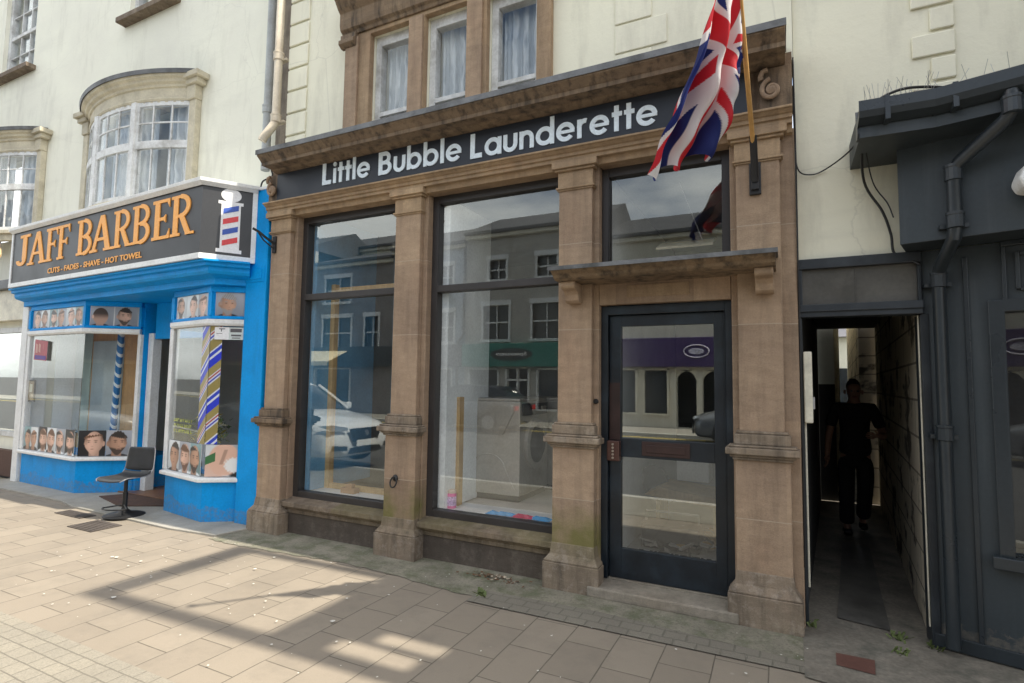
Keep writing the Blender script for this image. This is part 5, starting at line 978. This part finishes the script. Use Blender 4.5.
t = opp("teal_shop_building", "grey rendered building with teal fascia across the street, mirrored in the middle window", -12.4, -6.15, 7.9, M_OP1, [(-11.5, -10.3, 3.35, 4.8), (-9.2, -8.0, 3.35, 4.8), (-7.5, -6.5, 3.35, 4.8), (-11.25, -10.45, 5.9, 6.75), (-9.0, -8.15, 5.9, 6.75), (-7.4, -6.6, 5.9, 6.75)], extra_holes=[(-12.2, -10.7, .5, 2.1), (-10.4, -9.3, .01, 2.1), (-9.0, -6.5, .5, 2.1)])
shop_base(t, -12.4, -6.15, -15.95, M_TEAL, [(-12.2, -10.7), (-9.0, -6.5)], fx=(-12.38, -6.2))
MB().box(-10.4, -10.32, -16.1, -15.9, .02, 2.1).box(-9.38, -9.3, -16.1, -15.9, .02, 2.1).box(-9.88, -9.82, -16.1, -15.9, .02, 2.1).box(-10.32, -9.38, -16.1, -15.95, 1.62, 1.7).build("door_frame", M_WHITE, t)
ts = thing("teal_shop_name", "white optician name on a dark oval plate on the teal fascia opposite", "shop sign", (-10, -15.6, 2.7))
MB().prism([(-10.0 + .95 * math.cos(a), 2.7 + .26 * math.sin(a)) for a in [2 * math.pi * i / 28 for i in range(28)]], 'y', -15.645, -15.62).build("plate", M_NAVY, ts)
fit_text(text_mb("Specsavers", 1, 0, .02), -.70, .70, 2.60, 2.80, (-10, -15.62, 0), (-1, 0, 0), (0, 1, 0)).build("lettering", MATS["vinyl_white"], ts, weld=False)
MB().tube([(-12.42, -15.85, 7.8), (-12.42, -15.85, 3.6), (-12.7, -15.85, 3.3), (-12.75, -15.85, 0)], .06, 8).build("downpipe", M_BLACK, t)
t = opp("cream_gabled_building", "pale building with a purple shop fascia across the street, mirrored in the glazed door", -6.15, -.2, 7.1, M_OP2, [(-6.0, -4.9, 4.3, 5.9), (-3.9, -2.9, 4.3, 5.9), (-1.9, -.9, 4.3, 5.9)], extra_holes=[(-5.9, -4.9, .5, 2.1), (-4.7, -3.75, .5, 2.1), (-3.5, -2.8, .02, 2.1), (-2.6, -1.8, .02, 2.1), (-1.5, -.5, .5, 2.1)])
shop_base(t, -6.15, -.2, -15.95, M_PURP, [(-5.9, -4.9), (-4.7, -3.75), (-1.5, -.5)], ztop=3.25, fx=(-6.1, -.2), fl=M_CREAMW)
for a, b in ((-3.5, -2.8), (-2.6, -1.8)):
    ar = [(a, 1.6)] + [((a + b) / 2 - (b - a) / 2 * math.cos(R(k)), 1.6 + .4 * math.sin(R(k))) for k in range(0, 181, 15)] + [(b, 1.6), (b, 2.13), (a, 2.13)]
    MB().prism([((a + b) / 2 - (b - a) / 2 * math.cos(R(k)), 1.6 + .45 * math.sin(R(k))) for k in range(0, 91, 15)] + [(a, 2.1)], 'y', -16.05, -15.98).prism([((a + b) / 2 - (b - a) / 2 * math.cos(R(k)), 1.6 + .45 * math.sin(R(k))) for k in range(180, 89, -15)] + [(b, 2.1)], 'y', -16.05, -15.98).build("arch_head", M_CREAMW, t)
sg = MB().tube([(-2.75 + .42 * math.cos(a), -15.63, 2.75 + .22 * math.sin(a)) for a in [2 * math.pi * i / 24 for i in range(25)]], .025, 6)
sg.prism([(-2.75 + .27 * math.cos(a), 2.75 + .11 * math.sin(a)) for a in [2 * math.pi * i / 20 for i in range(20)]], 'y', -15.64, -15.62); tag(sg.build("oval_shop_emblem", mat("pale_lilac", (.55, .52, .62), .5)), "pale oval emblem on the purple fascia opposite", "shop emblem")
t = opp("grey_gabled_building", "tall grey building next to the alley mouth across the street", -.2, 8, 8.4, M_OP1, [(.5, 1.6, 4.2, 5.8), (3, 4.1, 4.2, 5.8)])
t = opp("blue_painted_building", "pale blue painted building across the street, mirrored in the left window", -16.4, -12.4, 7.6, mat("pale_blue_render", (.30, .36, .42), .8), [(-15.9, -14.9, 3.3, 4.6), (-13.9, -13.0, 3.3, 4.6), (-15.6, -14.9, 5.7, 6.7), (-13.8, -13.1, 5.7, 6.7)], extra_holes=[(-16.2, -13.0, .5, 2.1)]); shop_base(t, -16.4, -12.4, -15.95, M_CHAR, [(-16.2, -13.0)])
t = opp("dark_hipped_building", "dark grey building with white bay windows across the street, mirrored in the left window", -21.6, -16.4, 7.3, M_OPB, [(-20.7, -18.9, 3.1, 4.6), (-18.0, -17.2, 3.1, 4.6), (-20.6, -19.0, 5.4, 6.6)], extra_holes=[(-21.2, -18.8, .5, 2.1)], roof=1.2); shop_base(t, -21.6, -16.4, -15.95, M_CHAR, [(-21.2, -18.8)])
t = opp("cream_tower_building", "cream gable rising behind the dark hipped building opposite", -24.5, -19.2, 9.0, M_CREAM2, [(-23.5, -22.5, 5.7, 7)], yf=-19.5)
t = opp("far_cream_building", "long cream building further left across the street", -34, -21.6, 8.2, M_OP2, [(-33 + i * 2.4, -32 + i * 2.4, 3.5, 5.0) for i in range(5)] + [(-33 + i * 2.4, -32 + i * 2.4, 5.8, 7.0) for i in range(5)], extra_holes=[(-33, -22.5, .5, 2.1)]); shop_base(t, -34, -21.6, -15.95, M_OPB, [(-33, -28), (-27.5, -22.5)])
aw = thing("shop_awning", "cream scalloped awning over the shop opposite, mirrored in the left window", "awning", (-20, -15, 2.3))
MB().prism([(-15.6, 2.95), (-14.3, 2.40), (-14.3, 2.20), (-14.33, 2.20), (-14.35, 2.36), (-15.6, 2.90)], 'x', -21.2, -18.8).build("canvas", mat("awning_cream", (.75, .68, .48), .8), aw)
for x_ in (-21.0, -19.0): MB().tube([(x_, -15.6, 2.2), (x_, -14.35, 2.3)], .02, 6).build("arm", M_BLACK, aw)
# ---------------------------------------------------------------- cars (seen mirrored)
M_TYRE = mat("tyre_rubber", (.02, .02, .02), .8, coord='obj'); M_RIM = mat("alloy", (.5, .5, .52), .3, .9, coord='obj'); M_CGL = mat("car_glass", (.02, .025, .03), .04, bump=0, var=.05, coord='obj'); M_TRIM = mat("car_black_trim", (.015, .015, .016), .4, coord='obj')
def car(name, label, loc, rot, paint, zoff=-.1):
    t = thing(name, label, "car", (loc[0], loc[1], zoff), rot, group=None)
    # nose at x=0, tail at x=-4.4 ; stations: x, half width, sill z, belt z, belt half width
    st = [(0.02, .55, .34, .62, .50), (-.05, .78, .24, .76, .66), (-.18, .88, .21, .84, .74), (-.5, .92, .2, .93, .78), (-1.0, .94, .2, 1.0, .82), (-1.45, .94, .2, 1.04, .84), (-2.4, .94, .2, 1.04, .85), (-3.4, .93, .2, 1.05, .84), (-4.0, .90, .22, 1.05, .80), (-4.3, .84, .26, 1.0, .74), (-4.42, .70, .36, .88, .62)]
    vs = []; n = 11
    for x, hw, z0, z1, hb in st:
        h = [(0, z0), (hw * .9, z0), (hw, z0 + .12), (hw * 1.0, (z0 + z1) / 2), (hw * .985, z1 - .14), (hb, z1 - .02), (hb * .5, z1 + .015), (0, z1 + .02)]
        ring = [(x, y, z) for y, z in h] + [(x, -y, z) for y, z in h[-2:0:-1]]; vs += ring; n = len(ring)
    mb = MB(); k = len(st); mb.add(vs, [(i * n + j, i * n + (j + 1) % n, (i + 1) * n + (j + 1) % n, (i + 1) * n + j) for i in range(k - 1) for j in range(n)] + [tuple(range(n)), tuple((k - 1) * n + j for j in range(n))])
    b = mb.build("body", paint, t, smooth=True, local=True); ss = b.modifiers.new("s", 'SUBSURF'); ss.levels = ss.render_levels = 2
    gs = [(-1.15, .76, 1.0, 1.03, .76), (-1.75, .78, 1.0, 1.47, .60), (-2.0, .79, 1.0, 1.54, .60), (-2.8, .79, 1.0, 1.57, .60), (-3.6, .78, 1.0, 1.50, .58), (-4.05, .74, 1.0, 1.20, .66), (-4.15, .72, 1.0, 1.05, .70)]
    vs = []
    for x, hw, z0, z1, ht in gs: vs += [(x, hw, z0), (x, ht, z1 - .03), (x, ht * .8, z1), (x, -ht * .8, z1), (x, -ht, z1 - .03), (x, -hw, z0)]
    g = MB().add(vs, [(i * 6 + j, i * 6 + (j + 1) % 6, (i + 1) * 6 + (j + 1) % 6, (i + 1) * 6 + j) for i in range(len(gs) - 1) for j in range(6)] + [tuple(range(6)), tuple(36 + j for j in range(6))]); g.build("cabin_glass", M_CGL, t, local=True, smooth=True)
    rf = MB(); rs = [(-1.78, .585, 1.50), (-2.0, .585, 1.56), (-2.8, .585, 1.59), (-3.6, .565, 1.52), (-3.75, .56, 1.45)]; vs = []
    for x, w_, z in rs: vs += [(x, w_ + .02, z - .05), (x, w_ * .8, z), (x, -w_ * .8, z), (x, -w_ - .02, z - .05)]
    rf.add(vs, [(i * 4 + j, i * 4 + j + 1, (i + 1) * 4 + j + 1, (i + 1) * 4 + j) for i in range(4) for j in range(3)])
    o = rf.build("roof", paint, t, local=True, smooth=True); so = o.modifiers.new("s", 'SOLIDIFY'); so.thickness = .03
    pl_ = MB()
    for sg in (-1, 1):
        for pts in ([(-1.13, .80, 1.02), (-1.78, .615, 1.48)], [(-2.75, .80, 1.04), (-2.8, .615, 1.55)], [(-4.1, .75, 1.04), (-3.7, .60, 1.47)]): pl_.tube([(x, sg * y, z) for x, y, z in pts], .035, 6)
    pl_.build("pillars", paint, t, local=True)
    for wx in (-.85, -3.5):
        for sg in (-1, 1):
            w = MB().lathe([(.16, -.11), (.33, -.11), (.345, -.07), (.345, .07), (.33, .11), (.16, .11)], (wx, sg * .82, .345), 'y', 28).build("wheel", M_TYRE, t, local=True, smooth=False)
            r_ = MB().lathe([(.225, -.118), (.225, .118)], (wx, sg * .82, .345), 'y', 24)
            r_.build("rim", M_RIM, w, local=True)
            MB().lathe([(.37, -.08), (.40, -.02), (.40, .02)], (wx, sg * .84, .345), 'y', 28).build("wheel_arch", M_TRIM, t, local=True) if False else None
    for sg in (-1, 1):
        MB().add([(-.02, sg * .46, .70), (-.09, sg * .80, .72), (-.30, sg * .90, .80), (-.12, sg * .74, .815), (-.03, sg * .46, .765)], [(0, 1, 2, 3, 4)]).xf(Matrix.Translation((.075, 0, 0))).build("headlight", mat("lamp_lens", (.30, .32, .34), .08, .5, bump=0, coord='obj'), t, local=True)
        MB().add([(.045, sg * .48, .36), (-.03, sg * .80, .38), (-.03, sg * .78, .47), (.045, sg * .48, .44)], [(0, 1, 2, 3)]).xf(Matrix.Translation((.03, 0, 0))).build("fog_lamp_recess", M_TRIM, t, local=True)
        MB().box(-1.45, -1.28, min(sg * .92, sg * 1.08), max(sg * .92, sg * 1.08), 1.0, 1.14).build("wing_mirror", paint, t, local=True, bevel=.03, seg=3)
        MB().box(-4.43, -4.36, min(sg * .55, sg * .8), max(sg * .55, sg * .8), .75, .9).build("tail_light", mat("tail_red", (.5, .02, .02), .2, coord='obj'), t, local=True)
    MB().prism([(-.42, .74), (.42, .74), (.30, .50), (-.30, .50)], 'x', .04, .075).build("grille", M_TRIM, t, local=True); MB().prism([(-.44, .30), (.44, .30), (.38, .40), (-.38, .40)], 'x', .045, .07).build("lower_grille", M_TRIM, t, local=True)
    MB().box(.076, .09, -.26, .26, .42, .53).build("number_plate", M_WHITE, t, local=True); MB().lathe([(.05, .076), (.05, .086)], (0, 0, .65), 'x', 16).build("badge", M_RIM, t, local=True)
    return t
MW = mat("car_white", (.78, .79, .80), .15, var=.02, bump=0, coord='obj'); MW.node_tree.nodes["Principled BSDF"].inputs["Coat Weight"].default_value = .6
MK = mat("car_navy", (.012, .014, .022), .12, var=.05, bump=0, coord='obj'); MK.node_tree.nodes["Principled BSDF"].inputs["Coat Weight"].default_value = 1
car("white_car", "white car parked by the near kerb, its nose mirrored in the left shop window", (-6.96, -3.44), R(0), MW, -.02)
car("dark_car", "dark blue car parked on the far side of the street, mirrored in the middle window", (-12.2, -12.3), R(180), MK, -.10)
car("silver_car", "grey car parked opposite the doorway, mirrored low in the door glass", (-2.3, -12.3), R(180), mat("car_grey", (.20, .21, .22), .2, .4, bump=0, coord='obj'), -.10)
# ---------------------------------------------------------------- person in the alley
M_SKIN = mat("skin", (.42, .24, .17), .55, var=.06, bump=.02, coord='obj'); M_CLOTH = mat("black_cloth", (.018, .018, .020), .85, var=.2, bump=.3, bs=120, coord='obj'); M_HAIR = mat("dark_hair", (.03, .02, .015), .6, var=.3, bump=.4, bs=90, coord='obj')
def skin(name, verts, edges, m, parent, lv=2):
    me = bpy.data.meshes.new(name); me.from_pydata([v[:3] for v in verts], edges, []); me.update(); me.materials.append(m)
    bm = bmesh.new(); bm.from_mesh(me); sl = bm.verts.layers.skin.verify(); bm.verts.ensure_lookup_table()
    for i, v in enumerate(verts):
        r_ = v[3]; bm.verts[i][sl].radius = r_ if isinstance(r_, tuple) else (r_, r_); bm.verts[i][sl].use_root = (i == 0)
    bm.to_mesh(me); bm.free(); o = bpy.data.objects.new(name, me); S.collection.objects.link(o); o.parent = parent
    a = o.modifiers.new("skin", 'SKIN'); a.use_smooth_shade = True; b = o.modifiers.new("sub", 'SUBSURF'); b.levels = b.render_levels = lv; return o
def hand(V, E, wrist, base, d, side, thumb_side):
    """append five bent finger chains to the palm"""
    d = Vector(d).normalized(); side = Vector(side).normalized(); palm = base + d * .045; V.append(tuple(palm) + ((.034, .017),)); pi = len(V) - 1; E.append((wrist, pi)); curl = d.cross(side).normalized()
    for k, (off, ln) in enumerate(((-.028, .062), (-.010, .072), (.010, .068), (.027, .054))):
        prev = pi; p = palm + side * off + d * .03; V.append(tuple(p) + (.0095,)); E.append((prev, len(V) - 1)); prev = len(V) - 1
        for f_, c_ in ((.5, .2), (.5, .5)):
            p = p + (d * (1 - c_ * .5) + curl * c_).normalized() * ln * f_; V.append(tuple(p) + (.0078,)); E.append((prev, len(V) - 1)); prev = len(V) - 1
    p = base + side * thumb_side * .030 + d * .015; V.append(tuple(p) + (.011,)); E.append((wrist, len(V) - 1)); V.append(tuple(p + side * thumb_side * .022 + d * .035) + (.009,)); E.append((len(V) - 2, len(V) - 1))
PS = thing("person", "person in black short sleeved top and black trousers walking in the dark alley", "person", (.68, 2.95, .005))
Vb = [(0, 0, .92, (.105, .085)), (0, .0, 1.06, (.115, .09)), (0, .01, 1.20, (.135, .10)), (0, .01, 1.33, (.13, .09)), (0, 0, 1.41, (.055, .055)), (0, -.01, 1.46, (.05, .052)),
      (0, -.015, 1.51, (.072, .082)), (0, -.01, 1.575, (.078, .092)), (0, 0, 1.62, (.055, .065)),
      (-.165, .01, 1.355, .055), (-.215, .01, 1.20, .045), (-.245, .0, 1.07, .040), (-.262, -.05, .94, .034), (-.272, -.085, .84, .024),
      (.165, .01, 1.355, .055), (.225, .01, 1.20, .046), (.262, .01, 1.075, .041), (.245, -.10, 1.06, .034), (.195, -.20, 1.075, .024),
      (-.08, 0, .84, .075), (-.095, -.06, .50, .058), (-.095, -.05, .30, .05), (-.10, -.02, .09, .036), (-.10, -.12, .035, .036),
      (.08, 0, .84, .075), (.085, .05, .50, .058), (.08, .16, .30, .05), (.075, .26, .12, .036), (.075, .18, .04, .034)]
Eb = [(0, 1), (1, 2), (2, 3), (3, 4), (4, 5), (5, 6), (6, 7), (7, 8), (3, 9), (9, 10), (10, 11), (11, 12), (12, 13), (3, 14), (14, 15), (15, 16), (16, 17), (17, 18), (0, 19), (19, 20), (20, 21), (21, 22), (22, 23), (0, 24), (24, 25), (25, 26), (26, 27), (27, 28)]
hand(Vb, Eb, 13, Vector((-.272, -.085, .84)), (-.05, -.15, -1), (.2, -1, .1), 1); hand(Vb, Eb, 18, Vector((.195, -.20, 1.075)), (-.75, -.6, .1), (0, .2, 1), 1)
body = skin("body", Vb, Eb, M_SKIN, PS)
body.data.materials[0] = M_SKIN
skin("top", [(0, 0, .80, (.172, .142)), (0, 0, .96, (.168, .138)), (0, 0, 1.08, (.145, .118)), (0, .01, 1.20, (.160, .128)), (0, .01, 1.32, (.148, .108)), (0, .005, 1.395, (.085, .075)), (-.165, .01, 1.355, .07), (-.222, .01, 1.19, .062), (-.235, .005, 1.14, .062), (.165, .01, 1.355, .07), (.23, .01, 1.19, .062), (.245, .01, 1.14, .062)],
     [(0, 1), (1, 2), (2, 3), (3, 4), (4, 5), (4, 6), (6, 7), (7, 8), (4, 9), (9, 10), (10, 11)], M_CLOTH, PS)
skin("trousers", [(0, 0, .94, (.155, .125)), (0, 0, .85, (.15, .12)), (-.09, 0, .80, .108), (-.097, -.06, .50, .083), (-.098, -.05, .28, .078), (-.10, -.025, .10, .078), (.09, 0, .80, .108), (.087, .05, .50, .083), (.083, .15, .30, .078), (.078, .24, .13, .076)],
     [(0, 1), (1, 2), (2, 3), (3, 4), (4, 5), (1, 6), (6, 7), (7, 8), (8, 9)], M_CLOTH, PS)
for v0, v1 in (((-.10, .03, .045), (-.10, -.16, .038)), ((.075, .28, .075), (.075, .13, .035))): skin("shoe", [v0 + ((.045, .04),), tuple((Vector(v0) + Vector(v1)) / 2) + ((.05, .042),), v1 + ((.042, .03),)], [(0, 1), (1, 2)], M_BLACK, PS)
skin("hair", [(0, .055, 1.54, (.072, .055)), (0, .04, 1.60, (.078, .070)), (0, .025, 1.635, (.066, .070)), (0, .06, 1.675, .036)], [(0, 1), (1, 2), (2, 3)], M_HAIR, PS)
fc = MB()
for s_ in (-1, 1): fc.lathe([(.012, -.107), (.009, -.112)], (s_ * .030, 0, 1.54), 'y', 10)
fc.build("eyes", mat("eye", (.08, .06, .05), .2, coord='obj'), PS, local=True)
MB().tube([(0, -.10, 1.545), (0, -.115, 1.52), (0, -.122, 1.508), (0, -.10, 1.498)], [.007, .010, .013, .007], 8).build("nose", M_SKIN, PS, local=True, smooth=True)
MB().tube([(-.024, -.098, 1.478), (0, -.107, 1.476), (.024, -.098, 1.478)], [.004, .007, .004], 8).build("mouth", mat("lips", (.35, .13, .11), .5, coord='obj'), PS, local=True, smooth=True)
for s_ in (-1, 1): MB().tube([(s_ * .078, -.005, 1.55), (s_ * .086, .0, 1.53), (s_ * .08, -.003, 1.505)], [.010, .013, .008], 8).build("ear", M_SKIN, PS, local=True, smooth=True)
# shelter for the rooms upstairs
MB().box(-5.0, .10, .425, 1.9, 6.5, 6.6).box(.0, .1, .425, 1.9, 4.001, 6.5).build("room_roof", M_DARKROOM, L)
MB().box(-14.5, -5.3, .625, 3.0, 9.61, 9.8).box(-5.4, -5.3, .625, 2.5, 2.9, 9.6).build("room_roof", M_DARKROOM, C1)
